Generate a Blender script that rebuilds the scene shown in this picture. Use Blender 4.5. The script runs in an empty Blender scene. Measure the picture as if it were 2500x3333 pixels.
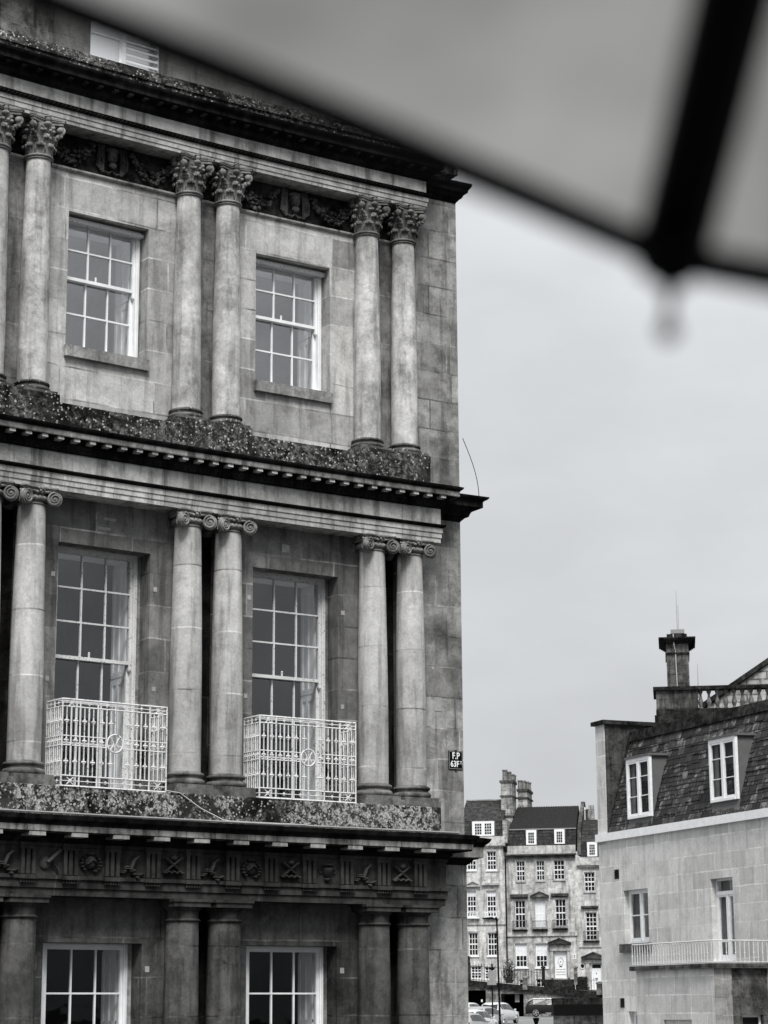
import bpy, bmesh, math, random
from math import sin, cos, pi, radians, sqrt, atan2
from mathutils import Matrix, Vector
random.seed(7)
scene = bpy.context.scene
col = scene.collection

# ------------------------------------------------------------------ camera
F_PX, PITCH, ROLL = 7055.1, 0.2277, -0.0061       # measured from the photograph (77 mm equivalent lens, tilted up 13 degrees)
IW, IH = 2500.0, 3333.0
_f = Vector((0, cos(PITCH), sin(PITCH))); _u = Vector((0, -sin(PITCH), cos(PITCH))); _r = Vector((1, 0, 0))
CR = _r * cos(ROLL) + _u * sin(ROLL); CU = -_r * sin(ROLL) + _u * cos(ROLL); CF = _f
cd = bpy.data.cameras.new('camera'); cam = bpy.data.objects.new('camera', cd); col.objects.link(cam)
m = Matrix.Identity(4)
for i in range(3):
    m[i][0] = CR[i]; m[i][1] = CU[i]; m[i][2] = -CF[i]
cam.matrix_world = m
cd.sensor_fit = 'VERTICAL'; cd.sensor_height = 36.0; cd.sensor_width = 27.0
cd.lens = F_PX / IH * 36.0
cd.clip_start = 0.02; cd.clip_end = 3000
cd.dof.use_dof = True; cd.dof.focus_distance = 26.0; cd.dof.aperture_fstop = 9.5
scene.camera = cam

# ------------------------------------------------------------------ sky and light
SUN_EL, SUN_AZ = radians(54), radians(176)     # azimuth measured clockwise from +Y
w = bpy.data.worlds.new("World"); scene.world = w; w.use_nodes = True
nt = w.node_tree; nt.nodes.clear()
def wn(t, **k):
    n = nt.nodes.new(t)
    for a, b in k.items(): setattr(n, a, b)
    return n
out = wn('ShaderNodeOutputWorld'); bg = wn('ShaderNodeBackground'); nt.links.new(bg.outputs[0], out.inputs[0])
sky = wn('ShaderNodeTexSky', sky_type='NISHITA', sun_disc=False)
sky.sun_elevation = SUN_EL; sky.sun_rotation = SUN_AZ; sky.air_density = 1.0; sky.dust_density = 4.0
bw = wn('ShaderNodeRGBToBW'); nt.links.new(sky.outputs[0], bw.inputs[0])
tc = wn('ShaderNodeTexCoord'); sep = wn('ShaderNodeSeparateXYZ'); nt.links.new(tc.outputs['Generated'], sep.inputs[0])
el = wn('ShaderNodeMapRange'); nt.links.new(sep.outputs['Z'], el.inputs['Value'])
el.inputs['From Min'].default_value = 0.0; el.inputs['From Max'].default_value = 1.0
el.inputs['To Min'].default_value = 4.75; el.inputs['To Max'].default_value = 9.0
nz = wn('ShaderNodeTexNoise'); nz.inputs['Scale'].default_value = 7.5; nz.inputs['Detail'].default_value = 5; nz.inputs['Roughness'].default_value = .5
mp = wn('ShaderNodeMapping'); mp.inputs['Scale'].default_value = (1, 1, 2.2)
nt.links.new(tc.outputs['Generated'], mp.inputs[0]); nt.links.new(mp.outputs[0], nz.inputs['Vector'])
nr = wn('ShaderNodeMapRange'); nt.links.new(nz.outputs['Fac'], nr.inputs['Value'])
nr.inputs['From Min'].default_value = .36; nr.inputs['From Max'].default_value = .64; nr.inputs['To Min'].default_value = .94; nr.inputs['To Max'].default_value = 1.065
ml = wn('ShaderNodeMath', operation='MULTIPLY'); nt.links.new(el.outputs[0], ml.inputs[0]); nt.links.new(nr.outputs[0], ml.inputs[1])
mx = wn('ShaderNodeMix', data_type='FLOAT'); mx.inputs[0].default_value = .94
nt.links.new(bw.outputs[0], mx.inputs[2]); nt.links.new(ml.outputs[0], mx.inputs[3])
tint = wn('ShaderNodeMix', data_type='RGBA', blend_type='MULTIPLY'); tint.inputs[0].default_value = 1
nt.links.new(mx.outputs[0], tint.inputs[6]); tint.inputs[7].default_value = (.965, .99, 1.02, 1)
nt.links.new(tint.outputs[2], bg.inputs['Color']); bg.inputs['Strength'].default_value = 0.05

sd = bpy.data.lights.new('sun', 'SUN'); sun = bpy.data.objects.new('sun', sd); col.objects.link(sun)
sd.energy = 1.5; sd.angle = radians(22); sd.color = (1.0, .985, .965)
sdir = Vector((sin(SUN_AZ) * cos(SUN_EL), cos(SUN_AZ) * cos(SUN_EL), sin(SUN_EL)))
sun.rotation_euler = sdir.to_track_quat('Z', 'Y').to_euler()
scene.view_settings.view_transform = 'Standard'; scene.view_settings.look = 'None'
scene.view_settings.exposure = 1.35; scene.view_settings.gamma = 1.0
scene.cycles.max_bounces = 8; scene.cycles.transparent_max_bounces = 12

# ------------------------------------------------------------------ materials
class N:
    def __init__(s, name):
        s.m = bpy.data.materials.new(name); s.m.use_nodes = True; s.t = s.m.node_tree; s.t.nodes.clear()
        s.o = s.n('ShaderNodeOutputMaterial')
    def n(s, t, **k):
        x = s.t.nodes.new(t)
        for a, b in k.items(): setattr(x, a, b)
        return x
    def l(s, a, b): s.t.links.new(a, b)
    def pos(s, scale=(1, 1, 1)):
        g = s.n('ShaderNodeNewGeometry'); mp = s.n('ShaderNodeMapping'); mp.inputs['Scale'].default_value = scale
        s.l(g.outputs['Position'], mp.inputs[0]); return mp.outputs[0]
    def noise(s, vec, scale, detail=4, rough=.55, dist=0):
        n = s.n('ShaderNodeTexNoise'); n.inputs['Scale'].default_value = scale; n.inputs['Detail'].default_value = detail
        n.inputs['Roughness'].default_value = rough; n.inputs['Distortion'].default_value = dist; s.l(vec, n.inputs['Vector']); return n.outputs['Fac']
    def rng(s, v, a, b, c, d, clamp=True):
        r = s.n('ShaderNodeMapRange'); r.clamp = clamp; s.l(v, r.inputs['Value'])
        for i, x in zip(('From Min', 'From Max', 'To Min', 'To Max'), (a, b, c, d)): r.inputs[i].default_value = x
        return r.outputs[0]
    def math(s, op, a, b):
        x = s.n('ShaderNodeMath', operation=op)
        for i, v in enumerate((a, b)):
            if isinstance(v, (int, float)): x.inputs[i].default_value = v
            else: s.l(v, x.inputs[i])
        return x.outputs[0]
    def mixf(s, f, a, b):
        x = s.n('ShaderNodeMix', data_type='FLOAT')
        for i, v in zip((0, 2, 3), (f, a, b)):
            if isinstance(v, (int, float)): x.inputs[i].default_value = v
            else: s.l(v, x.inputs[i])
        return x.outputs[0]
    def gray(s, v, tint=(1, .99, .965)):
        c = s.n('ShaderNodeCombineColor')
        for i in range(3): s.l(s.math('MULTIPLY', v, tint[i]), c.inputs[i])
        return c.outputs[0]
    def bsdf(s, colr, rough=.9, bump=None, bstr=.3, bdist=.01, spec=.2, metal=0):
        p = s.n('ShaderNodeBsdfPrincipled')
        if isinstance(colr, tuple): p.inputs['Base Color'].default_value = colr + (1,)
        else: s.l(colr, p.inputs['Base Color'])
        if isinstance(rough, (int, float)): p.inputs['Roughness'].default_value = rough
        else: s.l(rough, p.inputs['Roughness'])
        p.inputs['Specular IOR Level'].default_value = spec; p.inputs['Metallic'].default_value = metal
        if bump is not None:
            b = s.n('ShaderNodeBump'); b.inputs['Strength'].default_value = bstr; b.inputs['Distance'].default_value = bdist
            s.l(bump, b.inputs['Height']); s.l(b.outputs[0], p.inputs['Normal'])
        s.l(p.outputs[0], s.o.inputs[0]); return p

def stone(name, base, block=None, soot=.3, lichen=0.0, streak=.3, mortar=1.35, scale=1.0, bump=.35, contrast=.22, tint=(1, .995, .975), sootcol=.03, msize=.010, bvar=.12, sootscale=.9, mdark=.45):
    k = N(name)
    P = k.pos()
    big = k.noise(P, .8 * scale, 4, .6, .6); mid = k.noise(P, 5.5 * scale, 7, .74, .1); fine = k.noise(P, 38 * scale, 4, .7)
    contrast = contrast * 1.25
    v = k.math('MULTIPLY', base, k.rng(big, .32, .68, 1 - contrast, 1 + contrast))
    v = k.math('MULTIPLY', v, k.rng(mid, .34, .66, 1 - contrast * 1.15, 1 + contrast * .8))
    v = k.math('MULTIPLY', v, k.rng(fine, .3, .7, .86, 1.14))
    blot = k.noise(P, 2.6 * scale, 8, .8, .25)
    v = k.math('MULTIPLY', v, k.rng(blot, .50, .60, 1.04, 1 - contrast * 1.1))
    hb = k.mixf(.35, mid, fine)
    if streak:
        st = k.noise(k.pos((9 * scale, 9 * scale, .9 * scale)), 1.0, 4, .6)
        v = k.math('MULTIPLY', v, k.rng(st, .5, .64, 1, 1 - streak * 1.2))
        v = k.math('MULTIPLY', v, k.rng(st, .28, .42, 1 + streak * .5, 1))
    if block:
        uv = k.n('ShaderNodeUVMap'); wob = k.n('ShaderNodeVectorMath', operation='ADD')
        nv = k.n('ShaderNodeTexNoise'); nv.inputs['Scale'].default_value = 2.2; k.l(uv.outputs[0], nv.inputs['Vector'])
        sc = k.n('ShaderNodeVectorMath', operation='SCALE'); sc.inputs['Scale'].default_value = .03; k.l(nv.outputs['Color'], sc.inputs[0])
        k.l(uv.outputs[0], wob.inputs[0]); k.l(sc.outputs[0], wob.inputs[1])
        def brk(bw_, bh, ms, off):
            b = k.n('ShaderNodeTexBrick'); b.offset = off; b.squash = 1.35; b.squash_frequency = 3
            b.inputs['Scale'].default_value = 1; b.inputs['Mortar Size'].default_value = ms; b.inputs['Mortar Smooth'].default_value = .25
            b.inputs['Brick Width'].default_value = bw_; b.inputs['Row Height'].default_value = bh
            b.inputs['Color1'].default_value = (0, 0, 0, 1); b.inputs['Color2'].default_value = (1, 1, 1, 1); b.inputs['Mortar'].default_value = (.5, .5, .5, 1)
            k.l(wob.outputs[0], b.inputs['Vector']); return b
        b = brk(block[0], block[1], msize, .5)
        s_ = k.n('ShaderNodeRGBToBW'); k.l(b.outputs['Color'], s_.inputs[0])
        v = k.math('MULTIPLY', v, k.rng(s_.outputs[0], 0, 1, 1 - bvar, 1 + bvar))
        mn = k.noise(P, 2.3, 3, .6)
        mort = k.math('MULTIPLY', b.outputs['Fac'], k.rng(mn, .35, .55, .25, 1))
        v = k.mixf(mort, v, k.math('MULTIPLY', v, k.rng(k.noise(P, 1.1, 3, .6), .42, .56, mdark, mortar)))
        hb = k.math('SUBTRACT', hb, k.math('MULTIPLY', b.outputs['Fac'], .35))
    if soot:
        sn = k.noise(P, sootscale * scale, 7, .7, .8)
        v = k.mixf(k.rng(sn, .5 + (.35 - soot) * .45, .72 + (.35 - soot) * .45, 0, .82), v, sootcol)
    if lichen:
        vo = k.n('ShaderNodeTexVoronoi'); vo.inputs['Scale'].default_value = 30; vo.inputs['Randomness'].default_value = 1
        wv = k.n('ShaderNodeVectorMath', operation='ADD'); n2 = k.n('ShaderNodeTexNoise'); n2.inputs['Scale'].default_value = 30
        k.l(P, n2.inputs['Vector']); sc2 = k.n('ShaderNodeVectorMath', operation='SCALE'); sc2.inputs['Scale'].default_value = .03
        k.l(n2.outputs['Color'], sc2.inputs[0]); k.l(P, wv.inputs[0]); k.l(sc2.outputs[0], wv.inputs[1]); k.l(wv.outputs[0], vo.inputs['Vector'])
        sp = k.rng(vo.outputs['Distance'], .26, .36, 1, 0)
        cl = k.n('ShaderNodeRGBToBW'); k.l(vo.outputs['Color'], cl.inputs[0])
        keep = k.rng(k.math('ADD', cl.outputs[0], k.rng(k.noise(P, 2.6, 5, .7), .35, .65, -.3, .3)), .70 - lichen * .2, .75 - lichen * .2, 0, 1)
        patch = k.rng(k.noise(P, 1.7, 5, .65, .6), .42, .54, 0, 1)
        crust = k.rng(k.noise(P, 17, 7, .8, .3), .47, .55, 0, 1)
        f1 = k.math('MULTIPLY', k.math('MULTIPLY', sp, keep), k.mixf(.8, patch, 1.0))
        f2 = k.math('MULTIPLY', k.math('MULTIPLY', crust, patch), lichen)
        v = k.mixf(f2, v, k.rng(fine, .35, .65, .10, .60)); v = k.mixf(f1, v, .46)
    k.bsdf(k.gray(v, tint), .95, hb, bump, .012, .0)
    return k.m

def paint(name, c, rough=.5, spec=.4, metal=0, chips=0.0, chipc=.05, tint=(1, 1, 1), cscale=40):
    k = N(name); P = k.pos(); nn = k.noise(P, 6, 4, .6)
    v = k.math('MULTIPLY', c, k.rng(nn, .3, .7, .9, 1.08))
    if chips: v = k.mixf(k.rng(k.noise(P, cscale, 4, .7), .62 - chips * .2, .68 - chips * .2, 0, .9), v, chipc)
    k.bsdf(k.gray(v, tint), rough, k.noise(P, 60, 2), .08, .003, spec, metal); return k.m

def glassmat(name, refl=.1, tr=.85, rough=.02, warp=.12):
    k = N(name); t = k.n('ShaderNodeBsdfTransparent'); t.inputs[0].default_value = (tr, tr, tr, 1)
    g = k.n('ShaderNodeBsdfGlossy'); g.inputs['Roughness'].default_value = rough; g.inputs['Color'].default_value = (.95, .96, .98, 1)
    bm_ = k.n('ShaderNodeBump'); bm_.inputs['Strength'].default_value = warp; bm_.inputs['Distance'].default_value = .02
    k.l(k.noise(k.pos(), 2.2, 2), bm_.inputs['Height']); k.l(bm_.outputs[0], g.inputs['Normal'])
    f = k.math('MULTIPLY', refl, k.rng(k.noise(k.pos(), .9, 2), .3, .7, .8, 1.15))
    mxs = k.n('ShaderNodeMixShader'); k.l(f, mxs.inputs[0]); k.l(t.outputs[0], mxs.inputs[1]); k.l(g.outputs[0], mxs.inputs[2]); k.l(mxs.outputs[0], k.o.inputs[0])
    return k.m

def darkglass(name, c=.012, rough=.06):
    k = N(name); k.bsdf((c, c, c), rough, k.noise(k.pos(), 1.5, 2), .05, .02, .1); return k.m

def tiles(name, base, bw_, bh, light=.5, thr=.55):
    k = N(name); uv = k.n('ShaderNodeUVMap'); b = k.n('ShaderNodeTexBrick'); b.inputs['Scale'].default_value = 1
    b.inputs['Brick Width'].default_value = bw_; b.inputs['Row Height'].default_value = bh; b.inputs['Mortar Size'].default_value = bh * .06
    b.inputs['Color1'].default_value = (0, 0, 0, 1); b.inputs['Color2'].default_value = (1, 1, 1, 1); b.inputs['Mortar'].default_value = (0, 0, 0, 1)
    k.l(uv.outputs[0], b.inputs['Vector']); s_ = k.n('ShaderNodeRGBToBW'); k.l(b.outputs['Color'], s_.inputs[0])
    P = k.pos(); v = k.math('MULTIPLY', base, k.rng(s_.outputs[0], 0, 1, .45, 1.7))
    wear = k.noise(P, 3.2, 5, .65, .5); v = k.mixf(k.rng(k.math('ADD', wear, k.math('MULTIPLY', s_.outputs[0], .14)), thr, thr + .12, 0, .6), v, light)
    v = k.mixf(k.math('MULTIPLY', b.outputs['Fac'], .9), v, .006)
    h = k.math('SUBTRACT', k.noise(P, 9, 3), b.outputs['Fac'])
    k.bsdf(k.gray(v, (1, .985, .97)), .8, h, .8, .02, .25); return k.m

M = {}
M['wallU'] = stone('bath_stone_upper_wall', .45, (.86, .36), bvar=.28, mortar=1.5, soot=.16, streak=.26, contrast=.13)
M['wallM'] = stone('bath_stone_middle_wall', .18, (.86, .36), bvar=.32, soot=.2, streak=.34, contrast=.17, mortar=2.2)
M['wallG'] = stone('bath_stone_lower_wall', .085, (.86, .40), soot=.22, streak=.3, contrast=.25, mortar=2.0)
M['endwall'] = stone('bath_stone_end_pier', .33, (.62, .36), soot=.24, streak=.35, contrast=.24, bvar=.22, mortar=1.5)
M['recess'] = stone('shade_toned_recess', .022, (.4, .68), soot=.3, contrast=.35, mortar=3.0, sootcol=.008)  # shade between the coupled columns, put into the stone colour
M['recessU'] = stone('shade_toned_upper_gap', .20, (.4, .6), soot=.32, streak=.4, contrast=.25, mortar=1.5)  # upper gaps: same column shade in the colour, less deep
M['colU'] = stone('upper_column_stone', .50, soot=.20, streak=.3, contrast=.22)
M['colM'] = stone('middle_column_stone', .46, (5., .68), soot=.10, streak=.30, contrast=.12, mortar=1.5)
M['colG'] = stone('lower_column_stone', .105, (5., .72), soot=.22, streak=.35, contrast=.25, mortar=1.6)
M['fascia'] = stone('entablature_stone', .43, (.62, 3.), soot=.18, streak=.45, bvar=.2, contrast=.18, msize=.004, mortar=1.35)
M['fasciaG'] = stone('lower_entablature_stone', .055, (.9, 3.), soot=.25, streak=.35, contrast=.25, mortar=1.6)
M['crust'] = stone('blackened_cornice_stone', .022, soot=.45, streak=.5, contrast=.4, sootcol=.008, sootscale=2.2)
M['crustG'] = stone('lower_blackened_cornice_stone', .022, soot=.45, streak=.5, contrast=.4, sootcol=.007, sootscale=2.)
M['corona'] = stone('weathered_corona_stone', .24, (.62, 3.), soot=.3, streak=.55, contrast=.35, sootcol=.02, sootscale=2.5)
M['block'] = stone('bracket_stone', .50, soot=.12, streak=.2, contrast=.2)
M['blockG'] = stone('lower_bracket_stone', .34, soot=.2, streak=.3, contrast=.25)
M['lichenU'] = stone('lichened_ledge_stone', .025, soot=.35, lichen=.38, contrast=.45, sootcol=.015, sootscale=2)
M['lichenM'] = stone('pale_lichened_ledge_stone', .04, soot=.3, lichen=1.0, contrast=.5, sootcol=.015, sootscale=1.6)
M['base'] = stone('column_base_stone', .13, soot=.4, streak=.2, contrast=.4, lichen=.05, sootcol=.02, sootscale=2.5)
M['baseM'] = stone('middle_column_base_stone', .17, soot=.3, streak=.2, contrast=.35, sootcol=.03, sootscale=2.5)
M['capU'] = stone('carved_capital_stone', .22, soot=.38, streak=0, contrast=.3, sootcol=.03, sootscale=3, bump=.6)
M['capM'] = stone('carved_volute_stone', .24, soot=.34, streak=0, contrast=.3, sootcol=.03, sootscale=3)
M['relief'] = stone('carved_relief_stone', .055, soot=.4, streak=0, contrast=.35, sootcol=.02, sootscale=3, bump=.6)
M['swag'] = stone('dark_garland_stone', .09, soot=.40, streak=0, contrast=.5, sootcol=.012, sootscale=4, bump=.7)  # dark base tone with random darker blotches
M['panel'] = stone('shadow_toned_frieze_panel', .035, soot=.30, streak=.3, contrast=.5, sootcol=.008, sootscale=1.6)  # shadow under the upper architrave, put into the panel colour
M['repair'] = stone('pale_repair_stone', .36, soot=0, streak=.1, contrast=.12)
M['sill'] = stone('window_sill_stone', .34, soot=.22, streak=.3, contrast=.3)
M['attic'] = stone('attic_stone', .13, (.8, .36), soot=.35, streak=.5, contrast=.4, sootcol=.02)
M['atticL'] = stone('pale_attic_stone', .16, (.8, .36), soot=.12, streak=.3, contrast=.2)
M['white'] = paint('white_window_paint', .88, .45, .4, tint=(.98, .99, 1.))
M['oldwhite'] = paint('weathered_white_paint', .66, .55, .3, chips=.22, chipc=.2)
M['iron'] = paint('flaking_white_ironwork', .72, .5, .3, chips=.22, chipc=.08)
M['black'] = paint('black_paint', .006, .6, .03)
M['cable'] = paint('pale_cable', .45, .5, .3)
M['lead'] = paint('grey_lead_flashing', .30, .38, .5, metal=.3)
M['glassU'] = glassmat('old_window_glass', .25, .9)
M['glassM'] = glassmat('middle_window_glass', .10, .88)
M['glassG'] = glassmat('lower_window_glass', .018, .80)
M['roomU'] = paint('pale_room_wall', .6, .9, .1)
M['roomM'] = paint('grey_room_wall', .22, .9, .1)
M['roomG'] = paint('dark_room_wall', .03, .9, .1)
M['inwhite'] = paint('white_joinery', .82, .5, .3, tint=(.97, .985, 1.))
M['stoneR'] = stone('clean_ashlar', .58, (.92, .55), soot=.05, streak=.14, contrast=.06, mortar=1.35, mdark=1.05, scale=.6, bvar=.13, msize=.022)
M['stoneRd'] = stone('dark_ashlar', .13, (.85, .55), soot=.35, streak=.3, contrast=.4, scale=.6, msize=.016, bvar=.3)  # darker base tone for the end wall, randomly blotched
M['stoneRm'] = stone('grey_ashlar_pier', .34, (.6, .55), soot=.15, streak=.25, contrast=.15, scale=.6, msize=.016)
M['partyd'] = stone('stained_party_wall', .07, (.7, .5), soot=.35, streak=.4, contrast=.35, scale=.8)
M['tileR'] = tiles('stone_slates', .035, .42, .30, .30, .63)
M['tileF'] = tiles('dark_roof_tiles', .028, .28, .30, .06, .66)
M['slate'] = tiles('grey_slates', .03, .5, .28, .08, .64)
M['stoneF'] = stone('far_house_stone', .50, (1.1, .42), soot=.16, streak=.4, contrast=.2, scale=.4, msize=.02, bvar=.14, sootcol=.10)
M['stoneFl'] = stone('far_left_house_stone', .56, (1.1, .42), soot=.10, streak=.35, contrast=.16, scale=.4, msize=.02, bvar=.1, sootcol=.12)
M['trimF'] = stone('far_trim_stone', .48, soot=.2, streak=.3, contrast=.2, scale=.5, sootcol=.08)
M['hoodF'] = stone('blackened_hood_stone', .07, soot=.3, contrast=.4, scale=.6)
M['chim'] = stone('chimney_stone', .36, (.9, .45), soot=.28, streak=.4, contrast=.3, scale=.5, msize=.03, mortar=.4, bvar=.2, sootcol=.06)
M['chimd'] = stone('dark_chimney_stone', .12, (.9, .45), soot=.3, streak=.4, contrast=.35, scale=.6, msize=.02, mortar=.6)
M['chimm'] = stone('weathered_baluster_stone', .20, soot=.3, streak=.3, contrast=.3)
M['cheek'] = paint('dull_lead_cladding', .13, .7, .1)
M['pot'] = stone('clay_chimney_pot', .22, soot=.25, streak=.3, contrast=.3)
M['vault'] = stone('rough_retaining_stone', .30, (.95, .45), soot=.4, streak=.4, contrast=.35, scale=.8, msize=.03, mortar=.4, bvar=.35, sootcol=.04)
M['copingd'] = stone('mossy_dark_coping', .035, soot=.3, streak=.3, contrast=.5, scale=.8, sootcol=.012)
M['brickR'] = stone('pale_brick_gable', .42, (.7, .38), soot=.1, streak=.2, contrast=.2, scale=.5, msize=.05, mortar=.35, bvar=.15)
M['dglass'] = darkglass('dark_window_glass')
M['blind'] = paint('white_blind', .78, .8, .1, tint=(.96, .97, 1.))
M['asphalt'] = stone('asphalt', .06, soot=0, streak=0, contrast=.2, scale=.5, bump=.2, tint=(1, 1, 1))
M['road'] = stone('worn_road_surface', .22, soot=.1, streak=0, contrast=.12, scale=.3, bump=.1, tint=(1, 1, 1), sootcol=.15)
M['leaf'] = paint('dark_leaves', .03, .6, .3, tint=(.9, 1, .85))
M['bark'] = paint('bark', .05, .9, .1)
M['hedge'] = paint('hedge_leaves', .022, .7, .2)
M['carwhite'] = paint('white_car_paint', .6, .22, .6, tint=(.98, .99, 1.))
M['cardark'] = paint('dark_car_paint', .012, .25, .25)
M['carsilver'] = paint('silver_car_paint', .42, .25, .6, metal=.4)
M['carglass'] = paint('car_glass', .03, .12, .25)
M['tyre'] = paint('tyre_rubber', .015, .8, .2)
M['rim'] = paint('alloy_rim', .6, .3, .5, metal=.8)
M['lamp'] = paint('tail_lamp', .10, .3, .6)
M['plate'] = paint('number_plate', .5, .5, .3)
k = N('umbrella_fabric'); dfb = k.n('ShaderNodeBsdfDiffuse'); trb = k.n('ShaderNodeBsdfTranslucent')
g1 = k.gray(k.rng(k.noise(k.pos(), 15, 3, .5), .35, .65, .20, .34), (1, 1, .975)); k.l(g1, dfb.inputs[0]); k.l(g1, trb.inputs[0])
ms_ = k.n('ShaderNodeMixShader'); ms_.inputs[0].default_value = .72; k.l(dfb.outputs[0], ms_.inputs[1]); k.l(trb.outputs[0], ms_.inputs[2]); k.l(ms_.outputs[0], k.o.inputs[0])
M['fabric'] = k.m

# ------------------------------------------------------------------ mesh helpers
class MB:
    def __init__(s): s.v = []; s.f = []; s.uv = []
    def quad(s, pts, uvs=None):
        i = len(s.v); s.v += [tuple(p) for p in pts]; s.f.append(tuple(range(i, i + len(pts)))); s.uv.append(uvs)
    def box(s, a, b, T=None):
        x0, y0, z0 = a; x1, y1, z1 = b
        c = [(x0, y0, z0), (x1, y0, z0), (x1, y1, z0), (x0, y1, z0), (x0, y0, z1), (x1, y0, z1), (x1, y1, z1), (x0, y1, z1)]
        s.hexa(c, T)
    def hexa(s, c, T=None):
        cc = [tuple(T(p)) if T else p for p in c]
        for q in ((0, 3, 2, 1), (4, 5, 6, 7), (0, 1, 5, 4), (1, 2, 6, 5), (2, 3, 7, 6), (3, 0, 4, 7)):
            P0 = [c[j] for j in q]
            dx = max(p[0] for p in P0) - min(p[0] for p in P0); dy = max(p[1] for p in P0) - min(p[1] for p in P0); dz = max(p[2] for p in P0) - min(p[2] for p in P0)
            if dz <= min(dx, dy): u = [(p[0], p[1]) for p in P0]
            elif dx >= dy: u = [(p[0], p[2]) for p in P0]
            else: u = [(p[1], p[2]) for p in P0]
            s.quad([cc[j] for j in q], u)
    def grid(s, rows, uvr=None, closeu=False):
        base = len(s.v); n = len(rows[0])
        for r in rows: s.v += [tuple(p) for p in r]
        for i in range(len(rows) - 1):
            for j in range(n if closeu else n - 1):
                j2 = (j + 1) % n
                s.f.append((base + i * n + j, base + i * n + j2, base + (i + 1) * n + j2, base + (i + 1) * n + j))
                s.uv.append([uvr(i, j), uvr(i, j + 1), uvr(i + 1, j + 1), uvr(i + 1, j)] if uvr else None)
    def lathe(s, prof, n=28, c=(0, 0, 0), uvr=.17, cap=True):
        rows = [[(c[0] + r * cos(2 * pi * j / n), c[1] + r * sin(2 * pi * j / n), c[2] + z) for j in range(n)] for r, z in prof]
        s.grid(rows, lambda i, j: (2 * pi * j / n * uvr + 2.4, c[2] + prof[i][1]), True)
        if cap:
            for i in (0, len(prof) - 1):
                if prof[i][0] > 1e-4: s.quad(rows[i])
    def tube(s, pts, r, n=6, r2=None, cap=True):
        pts = [Vector(p) for p in pts]; rows = []; prev = None
        for i, p in enumerate(pts):
            d = (pts[min(i + 1, len(pts) - 1)] - pts[max(i - 1, 0)])
            if d.length < 1e-9: d = Vector((0, 0, 1))
            d.normalize()
            a = Vector((0, 0, 1)) if abs(d.z) < .9 else Vector((1, 0, 0))
            if prev is not None: a = prev
            x = (a - d * a.dot(d)); x.normalize(); y = d.cross(x); prev = x
            rr = r if r2 is None else r + (r2 - r) * i / (len(pts) - 1)
            rows.append([p + (x * cos(2 * pi * (j + .5) / n) + y * sin(2 * pi * (j + .5) / n)) * rr for j in range(n)])
        s.grid(rows, None, True)
        if cap: s.quad(rows[0]); s.quad(rows[-1])
    def blob(s, c, r, n=6, m_=8, R=None):
        if isinstance(r, (int, float)): r = (r, r, r)
        rows = []
        for i in range(n + 1):
            t = pi * i / n; rows.append([])
            for j in range(m_):
                p = Vector((r[0] * sin(t) * cos(2 * pi * j / m_), r[1] * sin(t) * sin(2 * pi * j / m_), r[2] * cos(t)))
                if R: p = R @ p
                rows[-1].append(p + Vector(c))
        s.grid(rows, None, True)
    def build(s, name, mat, parent=None, W=None, smooth=False, ang=35, T=None):
        me = bpy.data.meshes.new(name)
        vv = [tuple(T(p)) for p in s.v] if T else s.v
        me.from_pydata(vv, [], s.f)
        uvl = me.uv_layers.new(name='UVMap'); k_ = 0
        for fi, f in enumerate(s.f):
            u = s.uv[fi]
            for q in range(len(f)):
                if u: uvl.data[k_].uv = u[q]
                k_ += 1
        b = bmesh.new(); b.from_mesh(me)
        bmesh.ops.remove_doubles(b, verts=b.verts, dist=1e-5)
        bmesh.ops.recalc_face_normals(b, faces=b.faces); b.to_mesh(me); b.free()
        if smooth:
            me.polygons.foreach_set('use_smooth', [True] * len(me.polygons)); me.set_sharp_from_angle(angle=radians(ang))
        me.materials.append(mat)
        o = bpy.data.objects.new(name, me); col.objects.link(o); put(o, parent, W); return o

WM = {}
def put(o, parent=None, W=None):
    W = W if W is not None else (WM[parent.name] if (parent and False) else Matrix.Identity(4))
    WM[o.name] = W.copy()
    if parent: o.parent = parent; o.matrix_local = WM[parent.name].inverted() @ W
    else: o.matrix_local = W
def empty(name, W, label, cat, group=None):
    o = bpy.data.objects.new(name, None); o.empty_display_size = .3; col.objects.link(o); put(o, None, W)
    tag(o, label, cat, group); return o
def tag(o, label=None, cat=None, group=None, kind=None):
    if label: o['label'] = label
    if cat: o['category'] = cat
    if group: o['group'] = group
    if kind: o['kind'] = kind
    return o
def struct(o): o['kind'] = 'structure'; return o
def copy_tree(o, W, parent=None, label=None):
    """copy o with its children; W = new world matrix of the copy"""
    c = o.copy(); col.objects.link(c)
    if label: c['label'] = label
    c.parent = None; c.parent = parent; WM[c.name] = W.copy()
    c.matrix_local = (WM[parent.name].inverted() @ W) if parent else W
    for ch in list(o.children):
        copy_tree(ch, W @ (WM[o.name].inverted() @ WM[ch.name]), c)
    return c
def rotz(a): return Matrix.Rotation(a, 4, 'Z')
def trans(v): return Matrix.Translation(Vector(v))

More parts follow.
